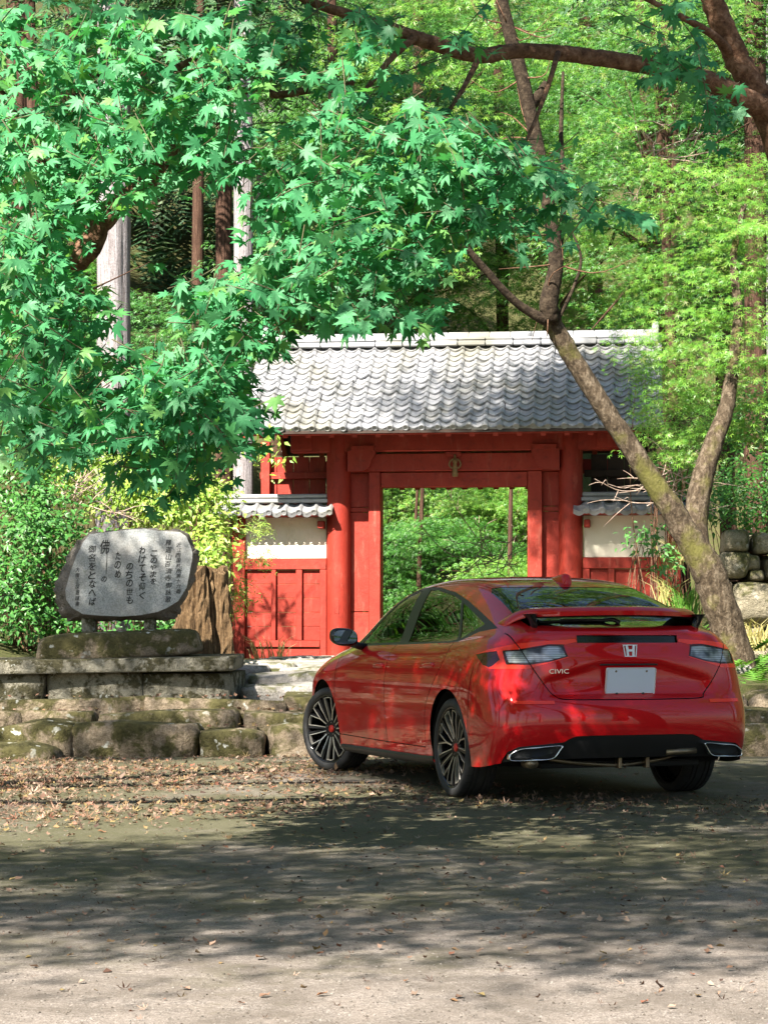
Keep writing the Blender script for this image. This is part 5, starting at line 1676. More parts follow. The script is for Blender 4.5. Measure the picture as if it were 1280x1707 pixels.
# ---- cedars
def cedar(px, d, w, label, bark, top=17, lean=0.0, foliage=None, seed=0):
    tp = trunk_at(px, d, w, top, lean)
    o = np.array(tp[0][:3])
    t = thing('cedar_tree', label, 'tree', tp[0][:3], 0, 'cedar trunks among the maples')
    flare = [(tp[0][0], tp[0][1], tp[0][2] - .3, tp[0][3] * 1.5)] + tp
    q = spline(local(flare, o), 40)
    V = []; F = []; seg = 28; r_ = np.random.default_rng(seed); gr = r_.normal(0, 1, seg)
    for j in range(40):
        for k in range(seg):
            a = 2 * math.pi * k / seg; rr = q[j, 3] * (1 + .035 * gr[k] + .015 * r_.normal())
            V.append((q[j, 0] + rr * math.cos(a), q[j, 1] + rr * math.sin(a), q[j, 2]))
    for j in range(39):
        for k in range(seg):
            k2 = (k + 1) % seg; F.append((j * seg + k, j * seg + k2, (j + 1) * seg + k2, (j + 1) * seg + k))
    obj('trunk', make_mesh('trunk', V, F, bark, True), t)
    z0, z1, rad, n = foliage or (top * .55, top * 1.05, 1.6, 700)
    m = n
    zz = r_.uniform(0, 1, m); a = r_.uniform(0, 6.28, m); rr = rad * (1.05 - .8 * zz) * np.sqrt(r_.uniform(.1, 1, m))
    P = np.c_[rr * np.cos(a), rr * np.sin(a), z0 + (z1 - z0) * zz - .25 * rr]
    P[:, 0] += q[-1, 0] * zz
    out = np.c_[np.cos(a), np.sin(a), -.5 * np.ones(m)]
    Fm = np.concatenate([frames(1, (0, -.3, .9), .35, out[i], .35, r_) for i in range(m)])
    obj('crown', leaves_mesh('crown', P, Fm, r_.uniform(.45, .85, m), T_FR, L_CEDAR), t)['kind'] = 'stuff'
cedar(190, 32, 54, 'big pale grey cedar trunk standing behind the foreground leaves at left', BARK_CEDAR, seed=1)
cedar(406, 31, 31, 'pale grey cedar trunk just left of the gate roof', BARK_CEDAR, seed=2)
cedar(373, 33, 26, 'brown cedar trunk beside the pale one left of the gate', BARK_RED, seed=3)
cedar(446, 45, 34, 'distant sunlit cedar trunk behind the drooping leaves', BARK_CEDAR, seed=4)
cedar(1116, 34, 32, 'dark cedar trunk beside the right end of the gate roof', BARK_RED, seed=6)
cedar(1258, 30, 36, 'reddish cedar trunk at the right edge above the stone wall', BARK_RED, seed=7)
cedar(1275, 44, 40, 'pale cedar trunk at the right edge behind the limb', BARK_CEDAR, seed=8)
cedar(30, 40, 36, 'brown cedar trunk at the far left edge', BARK_RED, seed=9)
cedar(560, 55, 30, 'distant cedar trunk behind the left half of the gate roof', BARK_RED, seed=14)
# dark conifer undergrowth that closes the view uphill
for i, (px, py, d, rx, rz, n, lab) in enumerate([(260, 440, 50, 3.0, 4.0, 700, 'dark conifer mass between the two left cedars'), (120, 330, 56, 4.0, 5.0, 700, 'dark conifer high at the left'), (620, 330, 56, 4.5, 5.0, 800, 'dark conifer behind the drooping leaves in the middle'),
                                                (900, 260, 58, 4.5, 6.0, 800, 'dark conifer behind the dark leaning stem'), (1180, 300, 54, 4.0, 6.0, 800, 'dark conifer in the right background'), (700, 880, 52, 4.0, 2.0, 600, 'dark conifer filling the gateway background'), (420, 60, 60, 5, 5, 700, 'dark conifer at the top middle background'), (1100, 60, 62, 5, 5, 700, 'dark conifer at the top right background')]):
    r_ = np.random.default_rng(800 + i); c = at(px, py, d); zb = float(terrain_h(c.x, d)) - .2
    t = thing('conifer_tree', lab, 'tree', (c.x, d, zb), 0, 'dark conifers up the hillside')
    top = c.z + rz - zb
    obj('trunk', make_mesh('trunk', *tube([(0, 0, 0), (0, 0, top * .5), (.1, 0, top)], [.22, .16, .04], 8), BARK_RED, True), t)
    v = r_.normal(0, 1, (n, 3)); v /= np.linalg.norm(v, axis=1)[:, None]; v *= r_.uniform(.1, 1, (n, 1)) ** .4
    P = v * np.array([rx, rx * .6, rz]) + np.array([0, 0, c.z - zb])
    Fm = np.concatenate([frames(1, (0, -.4, .8), .4, (v[k, 0], v[k, 1], -.6), .4, r_) for k in range(n)])
    obj('crown', leaves_mesh('crown', P, Fm, r_.uniform(.8, 1.5, n), T_FR, L_CEDAR), t)['kind'] = 'stuff'

# ---------------------------------------------------------------- shrubs
def shrub(name, label, cat, blobs, n, lsize, mat, seed, tmpl=T_OV, group=None, normal=(-.2, -.5, .8), stems=True, stem_mat=None):
    r_ = np.random.default_rng(seed)
    xs = np.array(blobs); c = xs[:, :3].mean(0); zb = min(float(terrain_h(c[0], c[1])), xs[:, 2].min())
    o = np.array([c[0], c[1], zb])
    t = thing(name, label, cat, o, 0, group)
    wts = (xs[:, 3] * xs[:, 5]); wts = wts / wts.sum(); i = r_.choice(len(xs), n, p=wts)
    # leaves in small tufts
    nt = max(n // 7, 1); it = r_.choice(len(xs), nt, p=wts)
    v = r_.normal(0, 1, (nt, 3)); v /= np.linalg.norm(v, axis=1)[:, None]; v *= r_.uniform(.2, 1, (nt, 1)) ** .45
    tc = xs[it, :3] + v * xs[it, 3:6]
    k = r_.integers(0, nt, n)
    P = tc[k] + r_.normal(0, lsize * 1.1, (n, 3))
    tip = np.c_[v[k, 0] * .5, v[k, 1] * .5, np.full(n, -.3)] + r_.normal(0, .6, (n, 3))
    N = np.array(normal) + .5 * v[k] + r_.normal(0, .4, (n, 3)); N /= np.linalg.norm(N, axis=1)[:, None]
    T = tip - N * (tip * N).sum(1)[:, None]; T /= np.linalg.norm(T, axis=1)[:, None]
    Fm = np.stack([np.cross(T, N), T, N], 2)
    obj('foliage', leaves_mesh('foliage', P - o, Fm, lsize * r_.uniform(.6, 1.3, n), tmpl, mat), t)['kind'] = 'stuff'
    if stems:
        st = []
        for b in xs:
            for q in range(5):
                e = b[:3] + r_.normal(0, .35, 3) * b[3:6]; s = np.array([b[0] * .5 + c[0] * .5 + r_.normal(0, .15), c[1] + r_.normal(0, .1), zb - .1])
                m = (s + e) / 2 + r_.normal(0, .12, 3)
                st.append(limb(local([(*s, .010), (*m, .007), (*e, .003)], o), 10, 5, .1, int(r_.integers(1e6))))
        obj('stems', make_mesh('stems', *merge(st), stem_mat or BARK_LIMB, True), t)
    return t
shrub('yellow_shrub', 'bright yellow-green shrub between the monument and the gate', 'shrub', [wb(310, 830, 24, .50, .5, .33), wb(260, 800, 24.3, .5, .5, .35), wb(345, 905, 23.6, .26, .4, .33), wb(325, 940, 23.2, .3, .3, .2), wb(375, 860, 24.4, .18, .3, .2), wb(230, 770, 24.8, .5, .5, .3)], 4800, .085, L_SHRUB, 41)
shrub('yellow_shrub', 'sunlit yellow-green shrub above the left half of the monument', 'shrub', [wb(150, 790, 25, .6, .5, .35), wb(90, 740, 25.4, .6, .5, .35), wb(210, 850, 24.6, .4, .4, .3), wb(130, 720, 26, .6, .5, .3)], 3600, .08, L_SHRUB, 42)
shrub('dark_shrub', 'dark green fine-leaved shrub left of the monument', 'shrub', [wb(40, 900, 22.5, .5, .5, .5), wb(20, 1000, 22.2, .4, .4, .45), wb(80, 860, 22.8, .45, .4, .35), wb(30, 800, 23, .5, .5, .4), wb(90, 1010, 22.6, .3, .3, .4)], 5200, .075, L_DARK, 43)
shrub('undergrowth_shrub', 'green undergrowth behind the monument feet', 'shrub', [wb(180, 960, 23, .7, .4, .45), wb(130, 1050, 22.4, .5, .3, .2), wb(270, 1020, 22.4, .4, .3, .3)], 3200, .07, L_DARK, 44)
shrub('yellow_sprig', 'pale yellow leafy sprig hanging before the gate eave end', 'shrub', [wb(455, 755, 25.5, .22, .15, .12), wb(440, 740, 25.5, .1, .1, .1), wb(470, 770, 25.4, .12, .1, .06)], 60, .11, L_SHRUB, 45, stems=False)
shrub('yellow_shrub', 'yellow-green twigs leaning over the left side wall', 'shrub', [wb(415, 930, 25.2, .25, .2, .10), wb(430, 880, 25.4, .2, .2, .08), wb(385, 990, 24.6, .2, .2, .25)], 700, .07, L_SHRUB, 46, T_STAR3, stems=False)
shrub('green_shrub', 'green shrub above the dry stone wall at right', 'shrub', [wb(1230, 840, 26, .6, .5, .30), wb(1270, 800, 26.4, .5, .5, .3), wb(1180, 800, 26.6, .5, .4, .3), wb(1120, 790, 27, .4, .4, .25), wb(1260, 700, 27.5, .6, .5, .5)], 4600, .075, L_MID, 47)
shrub('green_sprig', 'thin leafy branch before the right plaster wall', 'shrub', [wb(1080, 890, 23, .18, .12, .08), wb(1060, 905, 23, .12, .1, .06), wb(1100, 915, 23, .15, .1, .1), wb(1120, 950, 22.8, .12, .1, .15)], 230, .075, L_DARK, 48)
shrub('green_shrub', 'sunlit leafy shrub behind the maple fork', 'shrub', [wb(1120, 700, 25, .45, .4, .3), wb(1090, 620, 25.5, .3, .3, .25), wb(1150, 760, 25, .3, .3, .2)], 2200, .075, L_YEL, 49, T_STAR3)
# bare twigs
def bare_bush(name, label, px, py, d, n, L, seed):
    r_ = np.random.default_rng(seed); b = np.array(at(px, py, d)); t = thing(name, label, 'dead branches', b, 0)
    st = []
    for k in range(n):
        d0 = r_.normal(0, 1, 3) * np.array([1, .4, .7]) + np.array([0, 0, .35]); d0 /= np.linalg.norm(d0); l = L * r_.uniform(.5, 1)
        m = d0 * l * .5 + r_.normal(0, .05, 3); e = d0 * l + np.array([0, 0, -.1 * l])
        j0 = r_.normal(0, .22, 3) * np.array([1, .5, .7]) * L; m = m + j0; e = e + j0 + r_.normal(0, .15, 3) * L
        st.append(limb([(*j0, .008), (*m, .006), (*e, .002)], 8, 5, .1, int(r_.integers(1e6))))
        for q in range(3):
            s = m + (e - m) * r_.uniform(0, .7); e2 = s + (d0 + r_.normal(0, .6, 3)) * l * .3
            st.append(limb([(*s, .005), (*((s + e2) / 2 + r_.normal(0, .02, 3)), .004), (*e2, .0015)], 6, 4, .1, int(r_.integers(1e6))))
    obj('twigs', make_mesh('twigs', *merge(st), TWIG_PALE, True), t)
bare_bush('dead_twigs', 'pale bare dead twigs seen through the gateway', 810, 930, 31.5, 22, .75, 61)
bare_bush('dead_twigs', 'bare dead branches above the right side wall', 1115, 815, 24, 22, .75, 62)
bare_bush('dead_twigs', 'pale dry twigs among the shrubs at far left', 120, 850, 23.4, 14, .7, 63)
bare_bush('dead_twigs', 'thin bare twigs in the upper right foliage', 1090, 250, 24, 14, .8, 64)

# ferns and grasses round the maple foot and on the stones
def fern(px, py, d, n, L, label, seed, mat=None, tmpl=T_FR, upz=.9):
    r_ = np.random.default_rng(seed); b = np.array(at(px, py, d)); t = thing('fern', label, 'fern', b, 0)
    a = r_.uniform(0, 6.28, n); out = np.c_[np.cos(a), np.sin(a), r_.uniform(.3, 1.0, n)]
    N = np.c_[-np.cos(a) * .7, -np.sin(a) * .7, np.full(n, .8)]
    N /= np.linalg.norm(N, axis=1)[:, None]; T = out - N * (out * N).sum(1)[:, None]; T /= np.linalg.norm(T, axis=1)[:, None]
    Fm = np.stack([np.cross(T, N), T, N], 2)
    for k in range(n):
        me = leaves_mesh('frond', np.zeros((1, 3)), Fm[k:k + 1], [L * r_.uniform(.7, 1.2)], tmpl, mat or L_FERN)
        obj('frond', me, t)
fl = ['right below the maple foot', 'at the maple foot nearest the tail light', 'under the dry stone wall', 'at the right edge below the wall', 'behind the maple foot', 'between the maple foot and the wall', 'at the lower right on the bank', 'on the bank stones at the right edge', 'high on the bank before the wall']
for i, (px, py, d) in enumerate([(1235, 1140, 20.8), (1215, 1125, 21), (1262, 1110, 22.6), (1278, 1135, 21), (1195, 1100, 22.2), (1250, 1120, 21.8), (1265, 1150, 20.2), (1275, 1165, 19.8), (1255, 1085, 23)]):
    fern(px, py, d, 9, .30, 'bright green fern ' + fl[i], 900 + i)
def grass_tuft(px, py, d, n, L, label, seed, mat, down=False):
    r_ = np.random.default_rng(seed); b = np.array(at(px, py, d)); t = thing('grass_tuft', label, 'grass', b, 0)
    VV = []; FF = []
    for k in range(n):
        a = r_.uniform(0, 6.28); l = L * r_.uniform(.5, 1.1); s = np.array([r_.normal(0, .06), r_.normal(0, .05), 0])
        up = -1 if down else 1
        p1 = s + np.array([math.cos(a) * .18 * l, math.sin(a) * .18 * l - (.1 if down else 0), up * .55 * l]); p2 = s + np.array([math.cos(a) * .55 * l, math.sin(a) * .45 * l, up * .75 * l])
        w = np.array([.006, 0, 0]); o = len(VV)
        VV += [s - w, s + w, p1 - w * .8, p1 + w * .8, p2]; FF += [(o, o + 1, o + 3), (o, o + 3, o + 2), (o + 2, o + 3, o + 4)]
    obj('blades', make_mesh('blades', VV, FF, mat), t)['kind'] = 'stuff'
for i, (px, py, d, n, L, mat, dn, lab) in enumerate([(1110, 1010, 22.6, 26, .45, L_STRAW, False, 'dry grass tuft behind the rear wing'), (1140, 1040, 22.4, 70, .6, L_FERN, False, 'long green grass left of the maple stem'), (1120, 950, 23.2, 60, .5, L_STRAW, False, 'straw grass beside the right side wall'),
        (1225, 1060, 23.4, 60, .5, L_STRAW, True, 'straw grass hanging right of the maple stem'), (1262, 1085, 23.5, 60, .5, L_STRAW, False, 'dry grass under the dry stone wall'), (470, 1103, 26.5, 14, .45, L_STRAW, False, 'few thin dry grass stalks before the left side wall'), (435, 1100, 26.6, 12, .42, L_STRAW, False, 'thin pale stalks at the foot of the left side wall'), (1160, 1090, 21.8, 60, .45, L_FERN, False, 'green grass left of the maple foot')]):
    grass_tuft(px, py, d, n, L, lab, 950 + i, mat, dn)
# ---------------------------------------------------------------- near maples whose leaves hang into the picture
def DENS(x, y): return .55 if (y < 120 and 430 < x < 900) else (.8 if y > 560 else 1.0)
def near_tree(label, base, limbs, clusters, seed, n_parts=300):
    r_ = np.random.default_rng(seed)
    t = thing('broadleaf_maple_tree', label, 'tree', base)
    o = np.array(base, float)
    obj('limbs', make_mesh('limbs', *merge([limb(local(l, o), 7 * len(l), 12, .10, seed + i) for i, l in enumerate(limbs)]), BARK_LIMB, True), t)
    P = []; Fm = []; S = []; TW = []
    for (cx, cy, rx, ry, n, d0, d1) in clusters:
        nt = max(1, int(n * 1.08 * DENS(cx, cy)) // 7)
        for k in range(nt):
            a = r_.uniform(0, 6.28); q = math.sqrt(r_.uniform(0, 1))
            d = r_.uniform(d0, d1)
            c = np.array(at(cx + rx * q * math.cos(a), cy + ry * q * math.sin(a), d))
            dr = np.array([r_.normal(0, 1), r_.normal(0, .6) - .2, r_.normal(-.5, .35)]); dr /= np.linalg.norm(dr)
            L = r_.uniform(.18, .36)
            m = r_.integers(5, 10)
            s0 = c - dr * L * .5
            e0 = c + dr * L * .5 + np.array([0, 0, -.04])
            TW.append(limb([(*(s0 - o), .0026), (*((s0 + e0) / 2 - o + r_.normal(0, .012, 3)), .0028), (*(e0 - o), .0015)], 6, 4, .05, int(r_.integers(1e6))))
            for j in range(m):
                u = (j + .5) / m
                sd = 1 if j % 2 else -1
                side = np.cross(dr, np.array([0, 0, 1.0])); side /= np.linalg.norm(side) + 1e-6
                pet = (side * sd * r_.uniform(.5, 1) + dr * .4 + np.array([0, 0, -.25 + r_.normal(0, .2)])) * .036
                p = s0 + (e0 - s0) * u + pet
                tip = side * sd * .55 + dr * .5 + np.array([0, -.15, -.75])
                P.append(p); S.append(r_.uniform(.050, .092))
                Fm.append(frames(1, (-.15, -.55, .62), .48, tip, .42, r_)[0])
    P = np.array(P); Fm = np.array(Fm); S = np.array(S)
    obj('twigs', make_mesh('twigs', *merge(TW), TWIG_GREEN, True), t)['kind'] = 'stuff'
    # the leaves that show largest are objects of their own
    px = 640 + FPX * P[:, 0] / P[:, 1]; py = HOR - FPX * (P[:, 2] - CAM_H) / P[:, 1]
    vis = (px > 15) & (px < 1265) & (py > 15) & (py < 1000)
    show = np.where(vis, S / P[:, 1], 0)
    order = np.argsort(-show)[:n_parts]
    tm = [fast_mesh('leaf', v, f, L_NEAR) for v, f in T_NEAR]
    for q in order:
        M = Matrix.Identity(4)
        A = Fm[q] * S[q]
        for i in range(3):
            for j in range(3): M[i][j] = A[i, j]
            M[i][3] = P[q, i] - o[i]
        lf = bpy.data.objects.new('leaf', tm[q % 3]); link(lf, t); lf.matrix_local = M
    restm = np.ones(len(P), bool); restm[order] = False
    idx = np.nonzero(restm)[0]
    parts = [leaf_arrays(P[idx[idx % 3 == k]] - o, Fm[idx[idx % 3 == k]], S[idx[idx % 3 == k]], T_NEAR[k]) for k in range(3)]
    obj('leaves', join_fast('leaves', parts, L_NEAR), t)['kind'] = 'stuff'
    return t

limbsR = [pxl([(1560, 1380, 85), (1480, 1000, 76), (1380, 500, 64), (1296, 235, 52), (1264, 165, 46), (1232, 105, 43), (1202, 40, 40), (1172, -40, 38), (1115, -180, 34)], 12.0, 11.6),
          pxl([(1340, 270, 46), (1285, 192, 42), (1240, 165, 37), (1165, 128, 32), (1080, 110, 29), (1000, 97, 28), (930, 88, 27), (860, 85, 25), (800, 92, 27), (745, 80, 25), (690, 62, 24), (640, 44, 22), (580, 24, 18), (510, 0, 14), (440, -40, 10)], 11.9, 10.6),
          pxl([(690, 62, 14), (650, 100, 10), (610, 150, 8), (590, 190, 6), (565, 225, 4)], 10.9, 10.4),
          pxl([(1225, 105, 20), (1190, 60, 14), (1120, 20, 10), (1060, -10, 8)], 11.8, 11.0),
          pxl([(800, 92, 12), (770, 150, 8), (730, 210, 6), (690, 260, 4)], 11.0, 10.2),
          pxl([(930, 88, 10), (900, 180, 7), (860, 260, 5), (800, 310, 4)], 11.2, 10.2)]
clR = [(520, 60, 150, 70, 210, 9.2, 10.8), (700, 60, 120, 60, 90, 9.5, 10.8), (660, 230, 140, 70, 330, 9.2, 10.6), (820, 270, 120, 60, 200, 9.2, 10.4), (700, 330, 130, 70, 330, 9.2, 10.6), (880, 340, 110, 45, 110, 9.3, 10.2), (600, 420, 120, 90, 360, 9.0, 10.6), (520, 360, 110, 110, 380, 9.2, 10.8),
       (930, 290, 60, 40, 60, 9.3, 10.0), (1040, 350, 30, 25, 16, 9.3, 9.8), (440, 490, 100, 80, 280, 9.2, 10.6), (540, 505, 40, 30, 26, 9.2, 10.2), (640, 490, 60, 45, 60, 9.0, 10.0), (740, 500, 40, 25, 12, 9.2, 9.8), (680, 520, 30, 20, 12, 9.0, 9.6), (1110, 50, 50, 60, 50, 10.2, 11), (1160, 130, 45, 70, 50, 10, 10.8), (1190, 170, 35, 35, 24, 9.8, 10.4), (850, 10, 60, 20, 20, 10, 11),
       (370, 600, 60, 75, 170, 9.2, 10.6), (440, 580, 30, 40, 22, 9.2, 10.4), (560, 180, 60, 60, 60, 9.6, 10.6)]
near_tree('broad-leaved maple whose long limb arches across the top from the upper right', tuple(Vector(limbsR[0][0][:3])), limbsR, clR, 1200)
limbsL = [[(-6.2, 11.0, -.1, .24), (-6.0, 11.0, 1.5, .20), (-5.6, 11.0, 3.0, .16), (-5.0, 11.0, 4.6, .13), (-4.2, 10.8, 6.2, .10)],
          pxl([(-1180, 640, 66), (-700, 640, 62), (-240, 560, 56), (-60, 500, 52), (90, 455, 46), (145, 415, 44), (168, 372, 40), (205, 335, 36), (238, 312, 34), (262, 280, 28), (300, 240, 20), (350, 190, 14), (400, 155, 13), (440, 146, 14), (460, 158, 13), (520, 150, 12), (590, 138, 9)], 11.2, 10.8),
          pxl([(-960, 240, 50), (-500, 20, 44), (-160, -60, 40), (-20, 20, 34), (18, 45, 30), (45, 85, 26), (75, 108, 18), (140, 110, 12), (230, 60, 10)], 11.2, 10.8),
          pxl([(75, 108, 14), (180, 125, 12), (270, 122, 13), (330, 95, 12), (420, 40, 8)], 11.0, 10.8),
          pxl([(168, 372, 14), (120, 330, 10), (60, 250, 8), (10, 160, 8), (-40, 120, 6)], 11.1, 10.8),
          pxl([(90, 455, 16), (120, 540, 11), (180, 600, 8), (240, 640, 6), (300, 690, 4)], 11.1, 10.4)]
clL = [(120, 60, 150, 70, 300, 9.6, 11.2), (330, 60, 150, 70, 330, 9.4, 11.0), (90, 190, 120, 80, 300, 9.6, 11.2), (270, 200, 130, 80, 360, 9.4, 10.8), (60, 320, 90, 80, 260, 9.2, 10.8), (170, 300, 70, 50, 110, 9.2, 10.6), (40, 460, 80, 90, 280, 9.0, 10.6), (110, 520, 70, 70, 170, 9.0, 10.4), (60, 620, 90, 80, 300, 9.0, 10.6), (150, 690, 80, 60, 190, 9.0, 10.2),
       (280, 640, 90, 60, 300, 9.0, 10.2), (330, 700, 90, 60, 260, 9.0, 10.2), (240, 750, 60, 50, 90, 9.0, 10.0), (370, 240, 70, 60, 120, 9.4, 10.6), (60, 720, 60, 50, 90, 9.0, 10.0), (330, 470, 50, 40, 50, 9.4, 10.4), (300, 790, 40, 30, 36, 9.0, 9.8), (200, 620, 60, 40, 70, 9.2, 10.2), (360, 640, 60, 60, 130, 9, 10.2), (-80, 300, 90, 300, 300, 9.5, 11)]
near_tree('broad-leaved maple whose leafy boughs hang in from the left edge', tuple(limbsL[0][0][:3]), limbsL, clL, 1300)

# ---------------------------------------------------------------- canopy over the car park (shades the ground, mirrors in the paint)
def shade_tree(label, base, trunk, targets, n_cl, seed, hz=(5.2, 8.5), leaf=.13, per=14, cs=.22, bough=9, bs=1.0, br=.025):
    """Crown whose leaf clumps stand sunward of the given patches of ground: (x, y, z, rx, ry, weight)."""
    r_ = np.random.default_rng(seed); o = np.array(base, float)
    t = thing('canopy_maple_tree', label, 'tree', base)
    T = np.array(targets); w = T[:, 5] * T[:, 3] * T[:, 4]; w = w / w.sum()
    nb = max(1, n_cl // bough); i = r_.choice(len(T), nb, p=w); a = r_.uniform(0, 6.28, nb); q = np.sqrt(r_.uniform(0, 1, nb))
    tb = T[i, :3] + np.c_[T[i, 3] * q * np.cos(a), T[i, 4] * q * np.sin(a), np.zeros(nb)]
    kb = np.repeat(np.arange(nb), bough); n_cl = len(kb)
    tg = tb[kb] + r_.normal(0, 1, (n_cl, 3)) * np.array([.42, .34, 0]) * bs
    h = (r_.uniform(*hz, nb)[kb] + r_.normal(0, .25, n_cl))
    c = tg + np.array(TO_SUN)[None] * ((h - tg[:, 2]) / TO_SUN.z)[:, None]
    py = HOR - FPX * (c[:, 2] - CAM_H) / np.maximum(c[:, 1], .5)
    c = c[(py < -60) | (c[:, 1] < 3)]
    k = np.repeat(np.arange(len(c)), per)
    P = c[k] + r_.normal(0, 1, (len(k), 3)) * np.array([cs, cs, cs * .5])
    Fm = frames(len(k), (0, -.2, .9), .4, (0, 0, -.3), 1.0, r_)
    obj('crown', leaves_mesh('crown', P - o, Fm, leaf * r_.uniform(.7, 1.3, len(k)), T_FAR, L_MID), t)['kind'] = 'stuff'
    tr = [limb(local(trunk, o), 8 * len(trunk), 10, .1, seed)]
    m = np.array(trunk[-2][:3])
    for e in c[r_.choice(len(c), min(20, len(c)), replace=False)]:
        md = (m + e) / 2 + r_.normal(0, .3, 3)
        tr.append(limb(local([(*m, br * 1.6), (*md, br), (*e, .008)], o), 12, 6, .1, int(r_.integers(1e6))))
    obj('trunk', make_mesh('trunk', *merge(tr), BARK_LIMB, True), t)
G_T = [(2.6, 14.6, .6, 1.7, 1.7, 1.7), (.7, 15.2, .8, 1.2, 1.6, 2.2), (.0, 16.0, .7, .8, .9, 2.0), (1.5, 16.8, 1.0, 1.4, 1.0, 1.5), (1.6, 13.2, .8, 1.0, .5, 1.8), (3.4, 12.2, 0, 1.1, 1.8, 1.0),
       (-2.4, 19.7, 1.6, 1.0, .5, 2.0), (-2.6, 19.6, 1.2, 1.3, .7, 1.0), (-2.6, 18.2, .2, 1.5, .5, 1.2), (-2.4, 19.2, .7, 1.4, .4, 1.0), (0, 18.6, .3, 1.6, .6, .6), (3.6, 18.5, .5, 1.4, 1.0, .8)]
shade_tree('tall maple spreading its canopy over the car park from the right', (7.5, 2.0, -.1), [(7.5, 2, -.1, .35), (7.2, 2, 3.5, .28), (6.2, 2.4, 6.5, .2), (4.6, 3.0, 8.6, .13), (3.4, 3.4, 9.4, .08)], G_T, 2500, 71, per=12, bs=.72, hz=(5.6, 8.6))
G_U = [(0.2, 8.8, 0, 3.0, 1.55, 1.25), (2.6, 10.8, 0, 1.3, 1.1, 1.0), (-1.0, 10.0, 0, 1.8, .5, .8), (.4, 10.9, 0, 1.2, .4, .4)]
shade_tree('maple reaching its low boughs over the forecourt from the left', (-9.5, 2.4, -.1), [(-9.5, 2.4, -.1, .3), (-9.2, 2.4, 2.5, .24), (-8.4, 2.6, 4.6, .18), (-7.2, 2.8, 5.8, .11), (-6.2, 3.0, 6.2, .07)], G_U, 1150, 73, per=11, bs=1.1, hz=(4.3, 6.4), cs=.17, bough=4, br=.008)
# shade on the right third of the gate roof
shade_tree('tall maple behind the right edge shading the gate roof', (6.2, 22.5, .3), [(6.2, 22.5, .3, .25), (5.8, 22.3, 3.5, .2), (4.8, 22.2, 6.5, .16), (3.6, 22.4, 9.2, .12), (2.8, 22.6, 10.5, .07)], [(3.1, 27.8, 3.9, .7, 1.0, 2.4), (2.4, 27.4, 3.5, .7, .8, 1.2), (1.5, 27.5, 3.7, .9, .8, .6), (.5, 27.8, 4.1, .9, .4, .35), (3.2, 28.0, 1.8, .8, .3, 1.2)], 1300, 72, hz=(9.6, 11.5), leaf=.11, per=7, bough=5, cs=.3)
# ring of trees out of view, seen in the paint and glass
for i, (x, y, top, rad) in enumerate([(-11, 2, 11, 3.2), (-12, 12, 11, 3.0), (10, 4, 11, 3.2), (11, 14, 12, 3.4), (-7, -13, 12, 3.4), (0, -17, 13, 4.0), (7, -14, 12, 3.6), (-16, -6, 12, 3.5), (14, -5, 12, 3.5), (-11, 22, 12, 3.0), (11, 23, 12, 3.0), (-6.4, 25, 8, 2.0), (-8.6, 29, 10, 2.4), (-7.5, 20.5, 5, 1.6)]):
    places = ['left of the camera', 'left of the car', 'right of the camera', 'right of the car', 'behind the camera to the left', 'straight behind the camera', 'behind the camera to the right', 'far left behind the camera', 'far right behind the camera', 'left beyond the monument', 'right beyond the dry stone wall', 'on the left bank behind the shrubs', 'higher on the left bank', 'low at the left end of the steps']
    bl = [(x + random.uniform(-1.5, 1.5), y + random.uniform(-1.5, 1.5), top * k, rad * s, rad * s, rad * .55) for k, s in ((.32, .8), (.5, 1.0), (.68, .95), (.86, .7))]
    maple('surrounding_tree', 'leafy tree standing ' + places[i], (x, y, 0), [[(x, y, -.1, .3), (x + .2, y, top * .4, .22), (x, y + .2, top * .9, .06)]], bl, 170, 18, .24, L_MID, 300 + i, 'trees around the car park', BARK_RED, T_FAR, .8)

# ---------------------------------------------------------------- fallen leaves
T_DEAD = [(np.array([(0, 0, .0), (-.35, .3, .16), (0, .45, .02), (.35, .3, .20), (-.12, .8, .10), (.15, .78, .05), (0, 1.0, .22)]), np.array([(0, 2, 1), (0, 3, 2), (1, 2, 4), (2, 3, 5), (2, 5, 4), (4, 5, 6)]))]
T_CURL = (T_STAR[0] * np.array([1, 1, -1.6]) + np.array([0, 0, .05]), T_STAR[1])
def litter(n, patches, r_, size=(.022, .046)):
    T = np.array(patches); w = T[:, 4] * T[:, 2] * T[:, 3]; w = w / w.sum()
    i = r_.choice(len(T), n, p=w); a = r_.uniform(0, 6.28, n); q = np.sqrt(r_.uniform(0, 1, n))
    P = np.c_[T[i, 0] + T[i, 2] * q * np.cos(a) + r_.normal(0, .15, n), T[i, 1] + T[i, 3] * q * np.sin(a) + r_.normal(0, .15, n), r_.uniform(.002, .012, n)]
    return P, frames(n, (0, 0, 1), .32, (0, 0, 0), 1.0, r_), r_.uniform(*size, n)
r_ = np.random.default_rng(91)
P, Fm, S = litter(9000, [(-2.0, 15.6, 1.5, 1.4, 1.0), (-1.5, 13.0, 1.3, .8, .8), (-.4, 16.6, .8, .9, .8), (.0, 14.4, .9, .8, .5), (-2.6, 17.4, .9, .6, .8), (.9, 13.4, .9, .5, .5), (2.2, 12.9, 1.2, .6, .25), (-.5, 17.9, 1.4, .3, .7), (-2.2, 12.0, .9, .7, .5), (-3, 14, .9, 2, .8)], r_)
P2, F2, S2 = litter(2600, [(0, 11, 3.2, 4.0, 1.0), (0, 8, 2.0, 2.0, .5), (2.5, 15, 1.5, 3, .5)], r_, (.010, .034))
P = np.concatenate([P, P2]); Fm = np.concatenate([Fm, F2]); S = np.concatenate([S, S2])
S = S * np.where(r_.random(len(S)) < .12, 1.5, 1.0)
half = r_.random(len(P)) < .45
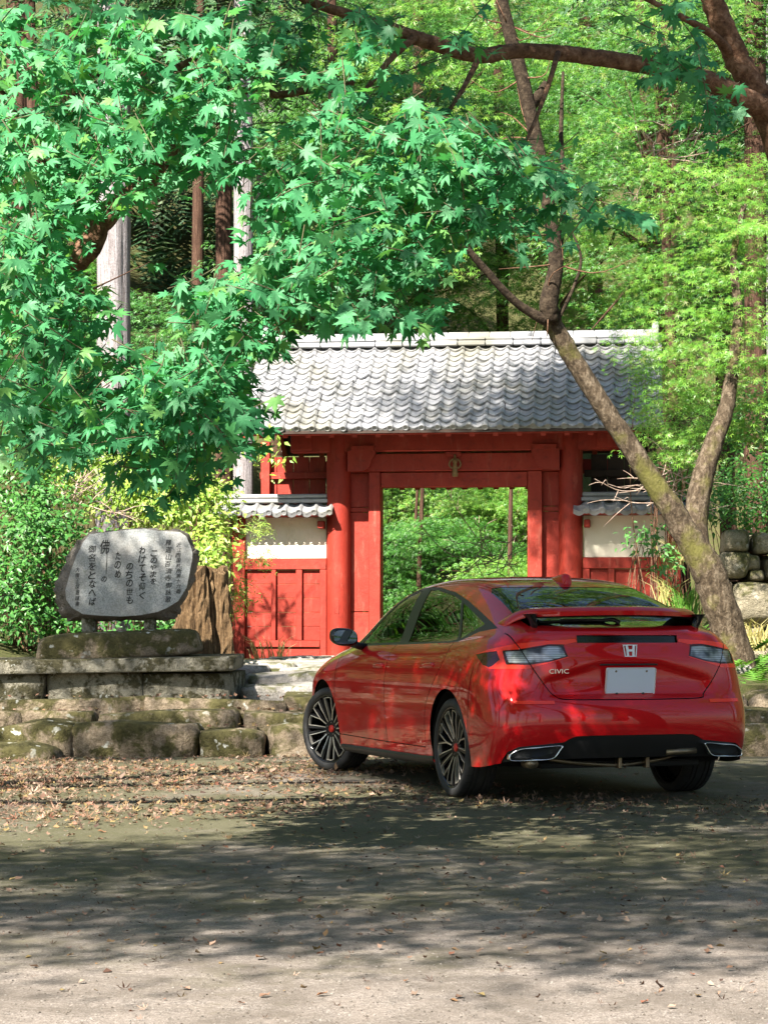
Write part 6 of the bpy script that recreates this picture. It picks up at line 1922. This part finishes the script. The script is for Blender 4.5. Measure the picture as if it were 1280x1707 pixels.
lo = obj('fallen_leaves', join_fast('fallen_leaves', [leaf_arrays(P[~half], Fm[~half], S[~half], T_DEAD[0]), leaf_arrays(P[half], Fm[half], S[half], T_CURL)], L_DEAD))
tag(lo, 'brown fallen leaves littering the ground before the steps and car', 'leaf litter', kind='stuff')
me = fast_mesh('fallen_leaf', *T_DEAD[0], L_DEAD)
for k in range(70):
    d = r_.uniform(6.2, 11.5); x = r_.uniform(-.17, .17) * d
    o = obj('fallen_leaf', me, None, (x, d, .004), (r_.normal(0, .2), r_.normal(0, .2), r_.uniform(0, 6.28)))
    s = r_.uniform(.024, .042); o.scale = (s, s, s)
    tag(o, 'single dry leaf lying on the open asphalt in the foreground', 'fallen leaf', 'dry leaves scattered on the foreground asphalt')
# grit on the asphalt
r3 = np.random.default_rng(93); n = 9000
d = 5.6 + 7.0 * r3.random(n) ** 1.6; P = np.c_[r3.uniform(-.2, .2, n) * d, d, np.full(n, .0005)]
oct_v = np.array([(1, 0, 0), (0, 1, 0), (-1, 0, 0), (0, -1, 0), (0, 0, .8), (.6, .6, .5)]); oct_f = np.array([(0, 5, 4), (5, 1, 4), (1, 2, 4), (2, 3, 4), (3, 0, 4)])
go = obj('grit', leaves_mesh('grit', P, frames(n, (0, 0, 1), .15, (0, 0, 0), 1.0, r3), .0020 + .0040 * r3.random(n) ** 3, (oct_v, oct_f), leaf_mat('grit_stone', [(.08, .07, .06), (.15, .135, .12), (.22, .20, .18), (.12, .10, .085), (.06, .05, .04)], 0.0, .9, .2)))
tag(go, 'loose grit and small stones strewn over the asphalt', 'grit', kind='stuff')
# leaves on the steps
r2 = np.random.default_rng(92)
n = 420
P = np.c_[r2.uniform(-3.4, 2.6, n), np.zeros(n), np.zeros(n)]
row = r2.integers(0, 3, n); P[:, 1] = np.choose(row, [18.5, 18.88, 19.3]) + r2.uniform(-.12, .08, n); P[:, 2] = np.choose(row, [.25, .375, .48])
lo = obj('step_litter', leaves_mesh('step_litter', P, frames(n, (0, -.2, 1), .4, (0, 0, 0), 1.0, r2), r2.uniform(.03, .055, n), T_DEAD[0], L_DEAD))
tag(lo, 'brown fallen leaves lying on the treads of the stone steps', 'leaf litter', kind='stuff')
build_car()
